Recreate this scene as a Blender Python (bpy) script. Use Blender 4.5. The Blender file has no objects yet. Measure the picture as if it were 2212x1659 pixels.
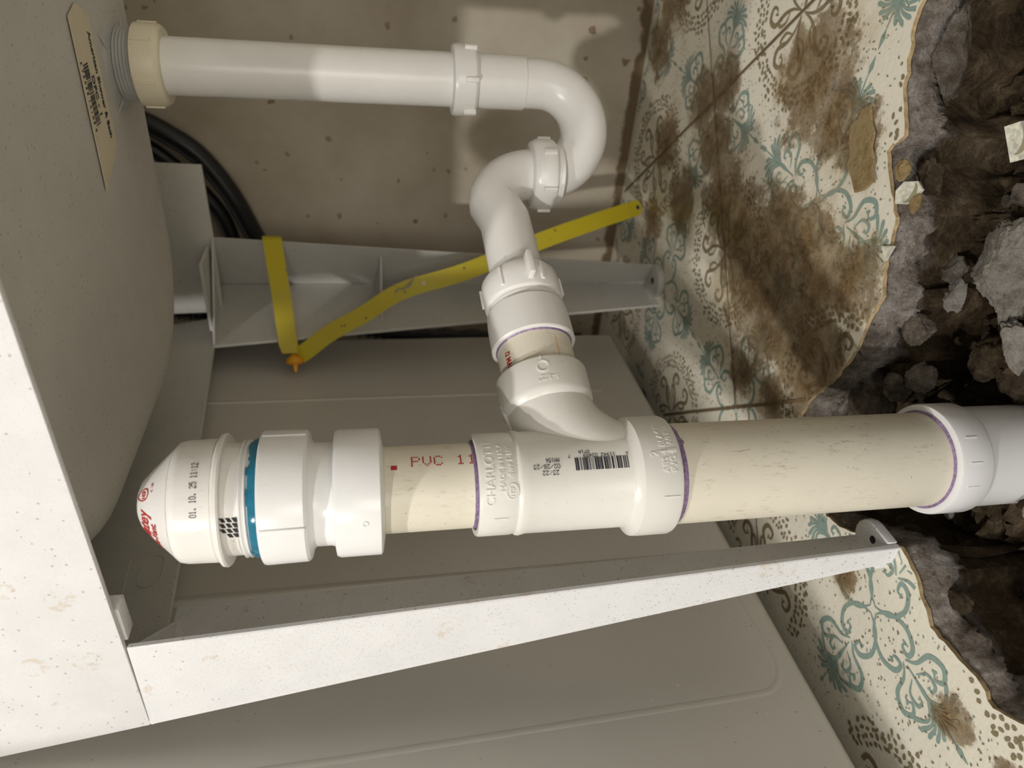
import bpy, bmesh, math, random
from mathutils import Vector, Matrix, noise
from mathutils.geometry import tessellate_polygon, intersect_point_tri_2d
R = random.Random(7)
C = bpy.context.scene.collection
SC = bpy.context.scene
V = Vector

# ------------------------------------------------------------------ camera
cam_d = bpy.data.cameras.new('camera')
cam = bpy.data.objects.new('camera', cam_d); C.objects.link(cam)
cam_d.sensor_width = 36.0
cam_d.lens = 1566.0 / 2212.0 * 36.0
cam_d.clip_start = 0.01
cx_ = V((0.0795, -0.1750, -0.9813)); cy_ = V((-0.8292, -0.5582, 0.0315)); cz_ = V((-0.5533, 0.8112, -0.1898))
cz_.normalize(); cy_ = (cy_ - cz_ * cy_.dot(cz_)).normalized(); cx_ = cy_.cross(cz_)
cam.matrix_world = Matrix(((cx_.x, -cy_.x, -cz_.x, 0), (cx_.y, -cy_.y, -cz_.y, 0), (cx_.z, -cy_.z, -cz_.z, 0.343), (0, 0, 0, 1)))
cam_d.dof.use_dof = True
cam_d.dof.focus_distance = 0.44
cam_d.dof.aperture_fstop = 8.5
SC.camera = cam

# ------------------------------------------------------------------ light
w = bpy.data.worlds.new('world'); SC.world = w; w.use_nodes = True
bgn = w.node_tree.nodes['Background']
bgn.inputs[0].default_value = (1.0, 0.93, 0.83, 1)
_nt = w.node_tree; _tc = _nt.nodes.new('ShaderNodeTexCoord'); _sx = _nt.nodes.new('ShaderNodeSeparateXYZ')
_mr = _nt.nodes.new('ShaderNodeMapRange'); _mr.inputs[1].default_value = -.2; _mr.inputs[2].default_value = .9
_mr.inputs[3].default_value = 0.38; _mr.inputs[4].default_value = 0.14   # the room is darker towards the right-hand side
_nt.links.new(_tc.outputs['Generated'], _sx.inputs[0]); _nt.links.new(_sx.outputs[0], _mr.inputs[0]); _nt.links.new(_mr.outputs[0], bgn.inputs[1])
def lamp(name, loc, power, size, col):
    l = bpy.data.lights.new(name, 'POINT'); l.energy = power; l.shadow_soft_size = size; l.color = col
    o = bpy.data.objects.new(name, l); C.objects.link(o); o.location = loc
lamp('ceiling_bulb', (-0.50, -4.0, 2.22), 290, 0.07, (1.0, 0.96, 0.90))
lamp('near_ceiling_bulb', (-0.56, -1.25, 2.35), 122, 0.05, (1.0, 0.97, 0.92))
lamp('low_fill_lamp', (0.45, -1.9, 0.45), 40, 0.40, (1.0, 0.96, 0.90))  # unseen fill lamp, added to brighten the washer side and floor
SC.view_settings.view_transform = 'Standard'
SC.view_settings.look = 'None'
SC.view_settings.exposure = 0.0
SC.view_settings.gamma = 1.0
SC.view_settings.use_curve_mapping = False

# ------------------------------------------------------------------ node helpers
def newmat(name):
    m = bpy.data.materials.new(name); m.use_nodes = True
    nt = m.node_tree; b = nt.nodes['Principled BSDF']
    return m, nt, b
def lk(nt, a, b): nt.links.new(a, b)
def obco(nt, scale=1.0, stretch=(1, 1, 1)):
    g = nt.nodes.new('ShaderNodeNewGeometry'); mp = nt.nodes.new('ShaderNodeMapping')
    mp.inputs['Scale'].default_value = [scale * s for s in stretch]
    lk(nt, g.outputs['Position'], mp.inputs['Vector']); return mp.outputs[0]
def nz(nt, co, scale, detail=4, rough=.55, dist=0):
    n = nt.nodes.new('ShaderNodeTexNoise'); n.inputs['Scale'].default_value = scale
    n.inputs['Detail'].default_value = detail; n.inputs['Roughness'].default_value = rough
    n.inputs['Distortion'].default_value = dist
    lk(nt, co, n.inputs['Vector']); return n.outputs['Fac']
def ramp(nt, fac, stops):
    r = nt.nodes.new('ShaderNodeValToRGB'); e = r.color_ramp.elements
    while len(e) < len(stops): e.new(0.5)
    for i, (p, c) in enumerate(stops):
        e[i].position = p; e[i].color = (c[0], c[1], c[2], 1) if hasattr(c, '__len__') else (c, c, c, 1)
    lk(nt, fac, r.inputs[0]); return r.outputs[0]
def mix(nt, fac, a, b, mode='MIX'):
    m = nt.nodes.new('ShaderNodeMix'); m.data_type = 'RGBA'; m.blend_type = mode
    if hasattr(fac, 'links') or hasattr(fac, 'is_linked'): lk(nt, fac, m.inputs[0])
    else: m.inputs[0].default_value = fac
    for s, i in ((a, 6), (b, 7)):
        if hasattr(s, 'is_linked'): lk(nt, s, m.inputs[i])
        else: m.inputs[i].default_value = (s[0], s[1], s[2], 1)
    return m.outputs[2]
def mth(nt, op, a, b=None):
    m = nt.nodes.new('ShaderNodeMath'); m.operation = op
    for s, i in ((a, 0), (b, 1)):
        if s is None: continue
        if hasattr(s, 'is_linked'): lk(nt, s, m.inputs[i])
        else: m.inputs[i].default_value = s
    return m.outputs[0]
def bump(nt, b, h, strength, dist=0.001):
    n = nt.nodes.new('ShaderNodeBump'); n.inputs['Strength'].default_value = strength; n.inputs['Distance'].default_value = dist
    lk(nt, h, n.inputs['Height']); lk(nt, n.outputs[0], b.inputs['Normal'])
def vor(nt, co, scale, rnd=1.0, feat='F1'):
    v = nt.nodes.new('ShaderNodeTexVoronoi'); v.inputs['Scale'].default_value = scale; v.feature = feat
    v.inputs['Randomness'].default_value = rnd
    lk(nt, co, v.inputs['Vector']); return v
def spots(nt, co, scale, thr, keep=0.5, flat=None):
    """small irregular dots: 1 inside a dot; only some voronoi cells carry one"""
    if flat:
        mp = nt.nodes.new('ShaderNodeMapping'); mp.inputs['Scale'].default_value = flat; lk(nt, co, mp.inputs['Vector']); co = mp.outputs[0]
    v = vor(nt, co, scale)
    sep = nt.nodes.new('ShaderNodeSeparateColor'); lk(nt, v.outputs['Color'], sep.inputs[0])
    k = mth(nt, 'LESS_THAN', sep.outputs[0], keep)
    sz = mth(nt, 'MULTIPLY', sep.outputs[1], thr)
    d = mth(nt, 'LESS_THAN', v.outputs['Distance'], sz)
    return mth(nt, 'MULTIPLY', k, d)
def plain(name, col, rough=.5, var=0.0, scale=60, spec=.5, metal=0):
    m, nt, b = newmat(name)
    b.inputs['Roughness'].default_value = rough; b.inputs['Metallic'].default_value = metal
    b.inputs['Specular IOR Level'].default_value = spec
    co = obco(nt); f = nz(nt, co, scale, 4)
    c2 = [max(0, c * (1 - var)) for c in col]; c1 = [min(1, c * (1 + var * .4)) for c in col]
    lk(nt, ramp(nt, f, [(.35, c2), (.65, c1)]), b.inputs['Base Color'])
    return m

M = {}
def mk_pvc(name, col, dirt, dirtcol, rough=.33, stretch=(1, 1, .22)):
    m, nt, b = newmat(name); b.inputs['Roughness'].default_value = rough
    co = obco(nt); cs = obco(nt, 1, stretch)
    base = ramp(nt, nz(nt, co, 25, 3), [(.3, [c * .95 for c in col]), (.7, col)])
    st = ramp(nt, nz(nt, cs, 520, 6, .8), [(.54, 0), (.70, 1)])
    pa = ramp(nt, nz(nt, co, 45, 4), [(.46, 0), (.62, 1)])
    f = mth(nt, 'MULTIPLY', mth(nt, 'MULTIPLY', st, pa), dirt)
    sp = mth(nt, 'MULTIPLY', spots(nt, co, 420, .17, .12), dirt)
    c = mix(nt, f, base, dirtcol); c = mix(nt, sp, c, (.25, .17, .1))
    lk(nt, c, b.inputs['Base Color'])
    bump(nt, b, nz(nt, co, 900, 3), .06, .0004)
    return m
M['pvc'] = mk_pvc('white_pvc', (.80, .785, .74), .35, (.50, .42, .30))
M['pvc_bright'] = mk_pvc('bright_white_pvc', (.86, .86, .86), .15, (.5, .45, .38), .25)
M['valve'] = mk_pvc('valve_plastic', (.84, .82, .79), .4, (.42, .36, .28), .28)
M['tube'] = mk_pvc('trap_plastic', (.83, .815, .79), .08, (.5, .42, .3), .3)
M['pipe'] = mk_pvc('cream_pipe', (.78, .735, .615), .9, (.34, .25, .14), .38)
M['oldnut'] = mk_pvc('aged_cream_nut', (.76, .70, .54), .7, (.42, .34, .20), .4, (1, 1, 1))

def speckled(name, col, tan=True, rough=.42, fine=.55):
    m, nt, b = newmat(name); b.inputs['Roughness'].default_value = rough
    co = obco(nt)
    base = ramp(nt, nz(nt, co, 40, 5), [(.35, [c * .95 for c in col]), (.65, col)])
    s1 = mth(nt, 'MULTIPLY', spots(nt, co, 850, .50, .40), fine)
    s2 = mth(nt, 'MULTIPLY', spots(nt, co, 430, .34, .26), .6)
    c = mix(nt, s1, base, [x * .72 for x in col]); c = mix(nt, s2, c, [x * .38 for x in col])
    if tan:
        t = mth(nt, 'MULTIPLY', mth(nt, 'MULTIPLY', ramp(nt, nz(nt, co, 130, 4, .7), [(.5, 0), (.6, 1)]), spots(nt, co, 34, .40, .5)), .5)
        c = mix(nt, t, c, (.62, .50, .36))
    lk(nt, c, b.inputs['Base Color'])
    bump(nt, b, nz(nt, co, 1200, 3), .12, .0004)
    return m
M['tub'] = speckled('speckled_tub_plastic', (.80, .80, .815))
M['tub_shaded'] = speckled('shaded_tub_plastic', (.60, .585, .55), False, .55, .25)  # same tub plastic, with the shade beneath the tub put into its colour
def gsurf():
    m, nt, b = newmat('grey_enamel'); b.inputs['Roughness'].default_value = .30
    co = obco(nt); col = (.60, .575, .53)
    base = ramp(nt, nz(nt, co, 9, 4), [(.35, [c * .95 for c in col]), (.65, col)])
    sp = mth(nt, 'MULTIPLY', spots(nt, co, 42, .07, .40, (0, 1, 1)), .55)
    br = mth(nt, 'MULTIPLY', mth(nt, 'MULTIPLY', spots(nt, co, 150, .17, .34, (0, 1.7, 1)), ramp(nt, nz(nt, co, 9, 3), [(.46, 0), (.56, 1)])), .65)
    c = mix(nt, sp, base, (.75, .72, .66)); c = mix(nt, br, c, (.27, .21, .15))
    lk(nt, c, b.inputs['Base Color']); bump(nt, b, nz(nt, co, 500, 2), .03, .0004)
    return m
M['enamel'] = gsurf()
def gwall():
    m, nt, b = newmat('painted_concrete_wall'); b.inputs['Roughness'].default_value = .8
    co = obco(nt)
    base = ramp(nt, nz(nt, co, 9, 6, .65), [(.3, (.43, .37, .28)), (.5, (.515, .455, .36)), (.72, (.575, .525, .44))])
    nv = nt.nodes.new('ShaderNodeTexNoise'); nv.inputs['Scale'].default_value = 90; lk(nt, co, nv.inputs['Vector'])
    va = nt.nodes.new('ShaderNodeVectorMath'); va.operation = 'MULTIPLY_ADD'; lk(nt, nv.outputs['Color'], va.inputs[0]); va.inputs[1].default_value = (.011, .011, .011); lk(nt, co, va.inputs[2]); cw = va.outputs[0]
    s1 = mth(nt, 'MULTIPLY', spots(nt, cw, 62, .22, .42, (1, 0, 1)), .75)
    s2 = mth(nt, 'MULTIPLY', spots(nt, cw, 33, .16, .35, (1, 0, 1)), .8)
    c = mix(nt, s1, base, (.27, .19, .10)); c = mix(nt, s2, c, (.20, .13, .07))
    # uneven dark line where the wall meets the floor
    g = nt.nodes.new('ShaderNodeNewGeometry'); sx = nt.nodes.new('ShaderNodeSeparateXYZ'); lk(nt, g.outputs['Position'], sx.inputs[0])
    h = mth(nt, 'ADD', sx.outputs[2], mth(nt, 'MULTIPLY', nz(nt, co, 45, 4), -.022))
    d = ramp(nt, h, [(.0, 1), (.004, 0)])
    c = mix(nt, d, c, (.16, .11, .06)); lk(nt, c, b.inputs['Base Color'])
    hh = mth(nt, 'ADD', nz(nt, co, 120, 5, .6), mth(nt, 'MULTIPLY', s1, -.5)); bump(nt, b, hh, .35, .0015)
    return m
M['wall'] = gwall()

# stains on the floor tiles: blobs of dirt (x, y, radius)
STAINS = [(-.095, .545, .045), (-.083, .572, .020), (-.116, .505, .030), (-.120, .475, .026), (-.155, .728, .030), (-.184, .684, .032), (-.132, .690, .026),
          (-.226, .638, .042), (-.236, .594, .045), (-.228, .528, .050), (-.269, .553, .048), (-.231, .470, .044), (-.283, .508, .050),
          (-.285, .440, .046), (-.205, .485, .03), (-.351, .526, .020), (-.128, .875, .030), (-.218, .803, .028), (-.31, .80, .026), (-.34, .468, .02), (-.30, .42, .03), (-.05, .86, .05), (-.26, .73, .03), (-.21,.425,.03), (.0, .72, .03), (-.40, .315, .012), (-.395, .20, .014), (-.37, .42, .014), (-.385, .155, .010)]
def stain_group():
    g = bpy.data.node_groups.new('stain', 'ShaderNodeTree')
    g.interface.new_socket('Dark', in_out='OUTPUT', socket_type='NodeSocketFloat')
    g.interface.new_socket('Tan', in_out='OUTPUT', socket_type='NodeSocketFloat')
    out = g.nodes.new('NodeGroupOutput')
    geo = g.nodes.new('ShaderNodeNewGeometry'); pos = geo.outputs['Position']
    cur = None
    for x, y, r in STAINS:
        d = g.nodes.new('ShaderNodeVectorMath'); d.operation = 'DISTANCE'; lk(g, pos, d.inputs[0]); d.inputs[1].default_value = (x, y, 0)
        v = mth(g, 'SUBTRACT', 1.0, mth(g, 'DIVIDE', d.outputs['Value'], r * 1.35))
        cur = v if cur is None else mth(g, 'MAXIMUM', cur, v)
    cur = mth(g, 'MAXIMUM', cur, -.6)
    n1 = nz(g, pos, 45, 6, .68); n2 = nz(g, pos, 14, 5, .6); n3 = nz(g, pos, 160, 4, .7)
    a = mth(g, 'ADD', cur, mth(g, 'MULTIPLY', mth(g, 'SUBTRACT', n1, .5), 1.7))
    a = mth(g, 'ADD', a, mth(g, 'MULTIPLY', mth(g, 'SUBTRACT', n3, .5), .6))
    n4 = nz(g, pos, 38, 5, .7)
    dark = mth(g, 'MULTIPLY', ramp(g, a, [(.12, 0), (.30, .78), (.8, 1)]), ramp(g, n4, [(.32, .55), (.55, .95)]))
    t = mth(g, 'ADD', mth(g, 'MULTIPLY', cur, .8), mth(g, 'MULTIPLY', mth(g, 'SUBTRACT', n2, .45), 2.0))
    t = mth(g, 'ADD', t, mth(g, 'MULTIPLY', mth(g, 'SUBTRACT', n1, .5), 1.0))
    tan = ramp(g, t, [(.0, 0), (.55, .62)])
    lk(g, dark, out.inputs[0]); lk(g, tan, out.inputs[1])
    return g
SG = stain_group()
def floormat(name, col, rough=.42, tanf=1.0, detail=True):
    m, nt, b = newmat(name); b.inputs['Roughness'].default_value = rough
    g = nt.nodes.new('ShaderNodeGroup'); g.node_tree = SG
    co = obco(nt)
    base = ramp(nt, nz(nt, co, 18, 5), [(.35, [c * .95 for c in col]), (.65, col)])
    if detail:
        base = mix(nt, mth(nt, 'MULTIPLY', ramp(nt, nz(nt, co, 30, 4, .6), [(.58, 0), (.72, 1)]), .14), base, (.52, .64, .60))
        base = mix(nt, mth(nt, 'MULTIPLY', spots(nt, co, 210, .22, .35, (1, 1, 0)), .75), base, (.25, .2, .13))
    c = mix(nt, mth(nt, 'MULTIPLY', g.outputs['Tan'], tanf), base, (.44, .33, .17))
    dk = ramp(nt, nz(nt, co, 70, 5, .65), [(.3, (.085, .048, .018)), (.7, (.23, .150, .068))])
    dk = mix(nt, .8, dk, ramp(nt, nz(nt, co, 330, 6, .75), [(.3, .25), (.5, .5), (.7, .85)]), 'OVERLAY')
    c = mix(nt, g.outputs['Dark'], c, dk)
    c = mix(nt, .35, c, ramp(nt, nz(nt, co, 420, 5, .75), [(.3, .3), (.5, .5), (.7, .7)]), 'OVERLAY')
    lk(nt, c, b.inputs['Base Color'])
    bump(nt, b, mth(nt, 'ADD', nz(nt, co, 260, 4), mth(nt, 'MULTIPLY', g.outputs['Dark'], .8)), .25, .0012)
    return m
M['tile'] = floormat('patterned_tile', (.83, .79, .67))
M['teal'] = floormat('teal_scroll_ink', (.27, .37, .33), .42, .8, False)
M['olive'] = floormat('olive_scroll_ink', (.25, .205, .12), .42, .5, False)
M['seam'] = floormat('tile_seam_dirt', (.16, .115, .06), .8, .3, False)
M['tile_edge'] = plain('tile_broken_edge', (.50, .37, .20), .85, .35, 200)

def soilmat():
    m, nt, b = newmat('soil_and_concrete'); b.inputs['Roughness'].default_value = .92; b.inputs['Specular IOR Level'].default_value = .2
    co = obco(nt)
    soil = ramp(nt, nz(nt, co, 42, 7, .72), [(.3, (.035, .023, .013)), (.5, (.115, .08, .045)), (.68, (.24, .18, .115)), (.8, (.40, .33, .24))])
    conc = ramp(nt, nz(nt, co, 55, 7, .72), [(.3, (.12, .095, .075)), (.48, (.30, .255, .215)), (.60, (.46, .42, .385)), (.76, (.62, .58, .55))])
    g = nt.nodes.new('ShaderNodeNewGeometry'); sx = nt.nodes.new('ShaderNodeSeparateXYZ'); lk(nt, g.outputs['Position'], sx.inputs[0])
    z = mth(nt, 'ADD', mth(nt, 'MULTIPLY', sx.outputs[2], 16), mth(nt, 'MULTIPLY', nz(nt, co, 40, 5), .6))
    f = ramp(nt, mth(nt, 'ADD', z, .75), [(.42, 0), (.58, 1)])
    c = mix(nt, f, soil, conc)
    c = mix(nt, mth(nt, 'MULTIPLY', spots(nt, co, 240, .3, .3), .5), c, (.05, .035, .02))
    c = mix(nt, .7, c, ramp(nt, nz(nt, co, 520, 6, .8), [(.3, .28), (.5, .5), (.7, .80)]), 'OVERLAY')
    lk(nt, c, b.inputs['Base Color'])
    h = mth(nt, 'ADD', nz(nt, co, 150, 7, .75), mth(nt, 'MULTIPLY', vor(nt, co, 160).outputs['Distance'], .5)); bump(nt, b, h, 1.0, .007)
    return m
M['soil'] = soilmat()
def rockmat(name, c0, c1, c2):
    m, nt, b = newmat(name); b.inputs['Roughness'].default_value = .9; b.inputs['Specular IOR Level'].default_value = .2
    co = obco(nt)
    c = ramp(nt, nz(nt, co, 90, 8, .75), [(.3, c0), (.5, c1), (.7, c2)])
    c = mix(nt, mth(nt, 'MULTIPLY', spots(nt, co, 300, .25, .3), .6), c, [x * .35 for x in c1])
    c = mix(nt, .75, c, ramp(nt, nz(nt, co, 750, 5, .8), [(.3, .30), (.5, .5), (.7, .78)]), 'OVERLAY')
    lk(nt, c, b.inputs['Base Color'])
    bump(nt, b, mth(nt, 'ADD', nz(nt, co, 220, 9, .82), 0.0), 1.0, .009)
    return m
M['rock_light'] = rockmat('light_broken_concrete', (.28, .22, .16), (.62, .57, .50), (.84, .80, .73))
M['rock_mid'] = rockmat('grey_brown_concrete', (.11, .08, .05), (.32, .27, .215), (.52, .47, .42))
M['rock_dark'] = rockmat('brown_earth_clod', (.05, .035, .02), (.14, .10, .06), (.28, .21, .14))
M['paper'] = rockmat('torn_backing_paper', (.50, .32, .13), (.82, .60, .29), (.88, .72, .44))
M['black'] = plain('black_rubber', (.012, .012, .016), .35, .3)
M['ink_black'] = plain('black_ink', (.03, .03, .045), .5)
M['ink_red'] = plain('red_ink', (.46, .035, .035), .5, .25, 900)
M['grime'] = plain('brown_grime', (.42, .34, .26), .7)
M['dark'] = plain('dark_opening', (.02, .02, .02), .8)
def yel():
    m, nt, b = newmat('yellow_strap_plastic'); b.inputs['Roughness'].default_value = .5
    co = obco(nt)
    c = mix(nt, mth(nt, 'MULTIPLY', spots(nt, co, 110, .24, .22), .85), (.58, .475, .02), (.22, .14, .02))
    c = mix(nt, mth(nt, 'MULTIPLY', spots(nt, co, 75, .26, .22), .85), c, (.66, .60, .42))
    lk(nt, c, b.inputs['Base Color']); return m
M['yellow'] = yel()
M['orange'] = plain('orange_plastic', (.80, .36, .012), .45, .15)
M['blue'] = plain('blue_thread_sealant', (.02, .17, .27), .10, .15, 200)
M['purple'] = plain('purple_primer', (.30, .21, .36), .4, .45, 500)
M['label'] = mk_pvc('aged_label_paper', (.70, .62, .47), .6, (.3, .2, .1), .6, (1, 1, 1))
M['wire'] = plain('thin_wire', (.35, .32, .28), .4)
M['cyls'] = plain('grey_drain_thread', (.50, .50, .49), .4, .1)

# ------------------------------------------------------------------ object helpers
def me_obj(name, bm, mats, parent=None, smooth=35):
    me = bpy.data.meshes.new(name); bm.normal_update(); bm.to_mesh(me); bm.free()
    if not isinstance(mats, (list, tuple)): mats = [mats]
    for m in mats: me.materials.append(M[m] if isinstance(m, str) else m)
    if smooth is not None:
        for p in me.polygons: p.use_smooth = True
        try: me.set_sharp_from_angle(angle=math.radians(smooth))
        except Exception: pass
    o = bpy.data.objects.new(name, me); C.objects.link(o)
    if parent is not None:
        o.parent = parent; o.matrix_parent_inverse = Matrix.Translation(-Vector(parent.location)) if parent.type == 'EMPTY' else Matrix()
    return o
def tag(o, label=None, cat=None, group=None, kind=None):
    if label: o['label'] = label
    if cat: o['category'] = cat
    if group: o['group'] = group
    if kind: o['kind'] = kind
    return o
def thing(name, label, cat, loc, group=None):
    o = bpy.data.objects.new(name, None); C.objects.link(o); o.location = loc; o.empty_display_size = .02
    return tag(o, label, cat, group)
def frame(ax, hint=(0, 0, 1)):
    ax = V(ax).normalized(); h = V(hint)
    if abs(ax.dot(h)) > .95: h = V((1, 0, 0))
    u = ax.cross(h).normalized(); v = ax.cross(u); return ax, u, v
def lathe(bm, o, ax, prof, seg=72, cap=True, mat=0, fn=None):
    o = V(o)
    if abs(V(ax).normalized().z) > .9: a = V((0, 0, 1)) * (1 if ax[2] > 0 else -1); u = V((1, 0, 0)); v = a.cross(u)
    else: a, u, v = frame(ax)
    rings = []
    for t, r in prof:
        ring = []
        for k in range(seg):
            th = 2 * math.pi * k / seg; rr = fn(t, r, th) if fn else r
            ring.append(bm.verts.new(o + a * t + (u * math.cos(th) + v * math.sin(th)) * rr))
        rings.append(ring)
    for i in range(len(rings) - 1):
        for k in range(seg):
            f = bm.faces.new((rings[i][k], rings[i][(k + 1) % seg], rings[i + 1][(k + 1) % seg], rings[i + 1][k])); f.material_index = mat
    if cap:
        for r_, inv in ((rings[0], True), (rings[-1], False)):
            f = bm.faces.new(list(reversed(r_)) if inv else r_); f.material_index = mat
    return rings
def tube(bm, pts, r, seg=32, cap=True, mat=0):
    pts = [V(p) for p in pts]; n = len(pts); rings = []
    t0 = (pts[1] - pts[0]).normalized(); _, u, _ = frame(t0)
    for i, p in enumerate(pts):
        t = (pts[min(i + 1, n - 1)] - pts[max(i - 1, 0)]).normalized()
        u = (u - t * u.dot(t)).normalized(); v = t.cross(u); rr = r[i] if hasattr(r, '__len__') else r
        rings.append([bm.verts.new(p + (u * math.cos(2 * math.pi * k / seg) + v * math.sin(2 * math.pi * k / seg)) * rr) for k in range(seg)])
    for i in range(n - 1):
        for k in range(seg):
            f = bm.faces.new((rings[i][k], rings[i][(k + 1) % seg], rings[i + 1][(k + 1) % seg], rings[i + 1][k])); f.material_index = mat
    if cap:
        bm.faces.new(list(reversed(rings[0]))).material_index = mat; bm.faces.new(rings[-1]).material_index = mat
def box(bm, c, s, axes=None, mat=0):
    c = V(c); A = axes or (V((1, 0, 0)), V((0, 1, 0)), V((0, 0, 1)))
    vs = [bm.verts.new(c + A[0] * (sx * s[0] / 2) + A[1] * (sy * s[1] / 2) + A[2] * (sz * s[2] / 2)) for sx in (-1, 1) for sy in (-1, 1) for sz in (-1, 1)]
    for q in ((0, 1, 3, 2), (4, 6, 7, 5), (0, 4, 5, 1), (2, 3, 7, 6), (0, 2, 6, 4), (1, 5, 7, 3)):
        bm.faces.new([vs[i] for i in q]).material_index = mat
def slab(bm, pts, n, th, mat=0):
    """flat polygon given thickness th along n"""
    n = V(n).normalized(); a = [bm.verts.new(V(p)) for p in pts]; b = [bm.verts.new(V(p) + n * th) for p in pts]
    k = len(a)
    bm.faces.new(a).material_index = mat; bm.faces.new(list(reversed(b))).material_index = mat
    for i in range(k): bm.faces.new((a[i], b[i], b[(i + 1) % k], a[(i + 1) % k])).material_index = mat
def fixn(bm): bmesh.ops.recalc_face_normals(bm, faces=bm.faces[:])
def bevel(bm, w, seg=2, ang=40):
    es = [e for e in bm.edges if len(e.link_faces) == 2 and e.calc_face_angle(0) > math.radians(ang)]
    bmesh.ops.bevel(bm, geom=es, offset=w, segments=seg, affect='EDGES', profile=.6)
def catmull(P, n=10):
    P = [V(p) for p in P]; out = []
    Q = [P[0] * 2 - P[1]] + P + [P[-1] * 2 - P[-2]]
    for i in range(1, len(Q) - 2):
        for k in range(n):
            t = k / n; p0, p1, p2, p3 = Q[i - 1:i + 3]
            out.append(.5 * ((2 * p1) + (p2 - p0) * t + (2 * p0 - 5 * p1 + 4 * p2 - p3) * t * t + (3 * p1 - p0 - 3 * p2 + p3) * t ** 3))
    out.append(P[-1]); return out

# --- surfaces to print on: a surface is a function (s, t, h) -> 3-D point
def cyl(ctr, r, th0, z0, rot=0):
    """upright cylinder about ctr (x, y); text starts at angle th0, height z0; rot turns the baseline (0 = upright)"""
    c, s_ = math.cos(rot), math.sin(rot)
    def f(s, t, h=0):
        a, b = s * c - t * s_, s * s_ + t * c
        rr = (r(z0 + b) if callable(r) else r) + h; th = th0 + a / (r if not callable(r) else .03)
        return V((ctr[0] + rr * math.cos(th), ctr[1] + rr * math.sin(th), z0 + b))
    return f
def cylax(o, ax, r, th0, l0, rot=0):
    a, u, v = frame(ax); o = V(o); c, s_ = math.cos(rot), math.sin(rot)
    def f(s, t, h=0):
        p, q = s * c - t * s_, s * s_ + t * c; th = th0 + p / r
        return o + a * (l0 + q) + (u * math.cos(th) + v * math.sin(th)) * (r + h)
    return f
def plane(o, su, tu, nu):
    o, su, tu, nu = V(o), V(su).normalized(), V(tu).normalized(), V(nu).normalized()
    return lambda s, t, h=0: o + su * s + tu * t + nu * h
def prism(bm, f, quad, h0, h1, sub=1):
    """extruded quad between heights h0..h1 on surface f, quad in (s, t)"""
    (a, b, c, d) = quad; n = max(1, sub)
    lo, hi = [], []
    for i in range(n + 1):
        k = i / n
        p = (a[0] + (b[0] - a[0]) * k, a[1] + (b[1] - a[1]) * k); q = (d[0] + (c[0] - d[0]) * k, d[1] + (c[1] - d[1]) * k)
        lo.append((bm.verts.new(f(*p, h0)), bm.verts.new(f(*q, h0)))); hi.append((bm.verts.new(f(*p, h1)), bm.verts.new(f(*q, h1))))
    for i in range(n):
        bm.faces.new((hi[i][0], hi[i + 1][0], hi[i + 1][1], hi[i][1]))
        bm.faces.new((lo[i][0], lo[i + 1][0], hi[i + 1][0], hi[i][0])); bm.faces.new((lo[i][1], hi[i][1], hi[i + 1][1], lo[i + 1][1]))
    bm.faces.new((lo[0][0], hi[0][0], hi[0][1], lo[0][1])); bm.faces.new((lo[n][0], lo[n][1], hi[n][1], hi[n][0]))
def rect(bm, f, s0, t0, s1, t1, h0=0, h1=.00015, sub=1): prism(bm, f, ((s0, t0), (s1, t0), (s1, t1), (s0, t1)), h0, h1, sub)
D57 = {'0': '01110100011000110001100011000101110', '1': '00100011000010000100001000010001110', '2': '01110100010000100010001000100011111', '3': '11111000100010000010000011000101110',
       '4': '00010001100101010010111110001000010', '5': '11111100001111000001000011000101110', '6': '00110010001000011110100011000101110', '7': '11111000010001000100010000100001000',
       '8': '01110100011000101110100011000101110', '9': '01110100011000101111000010001001100', 'P': '11110100011000111110100001000010000', 'V': '10001100011000110001100010101000100',
       'C': '01110100011000010000100001000101110', 'M': '10001110111010110101100011000110001', 'A': '01110100011000111111100011000110001', '/': '00000000010001000100010001000000000',
       ':': '00000001000010000000001000010000000', '.': '00000000000000000000000000110001100', ' ': '0' * 35, '#': '00000000001111011110111101111000000', 'W': '10001100011000110101101011010101010',
       'L': '10000100001000010000100001000011111', 'I': '01110001000010000100001000010001110'}
def dots(bm, f, text, hgt, gap=.88, hh=.00012, wid=.82):
    """dot-matrix print"""
    px = hgt / 7; s = 0
    for ch in text:
        g = D57[ch]
        for i in range(35):
            if g[i] == '1':
                x = s + (i % 5) * px * wid; y = (6 - i // 5) * px
                rect(bm, f, x, y, x + px * wid * gap, y + px * gap, 0, hh)
        s += px * wid * 6
    return s
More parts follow.
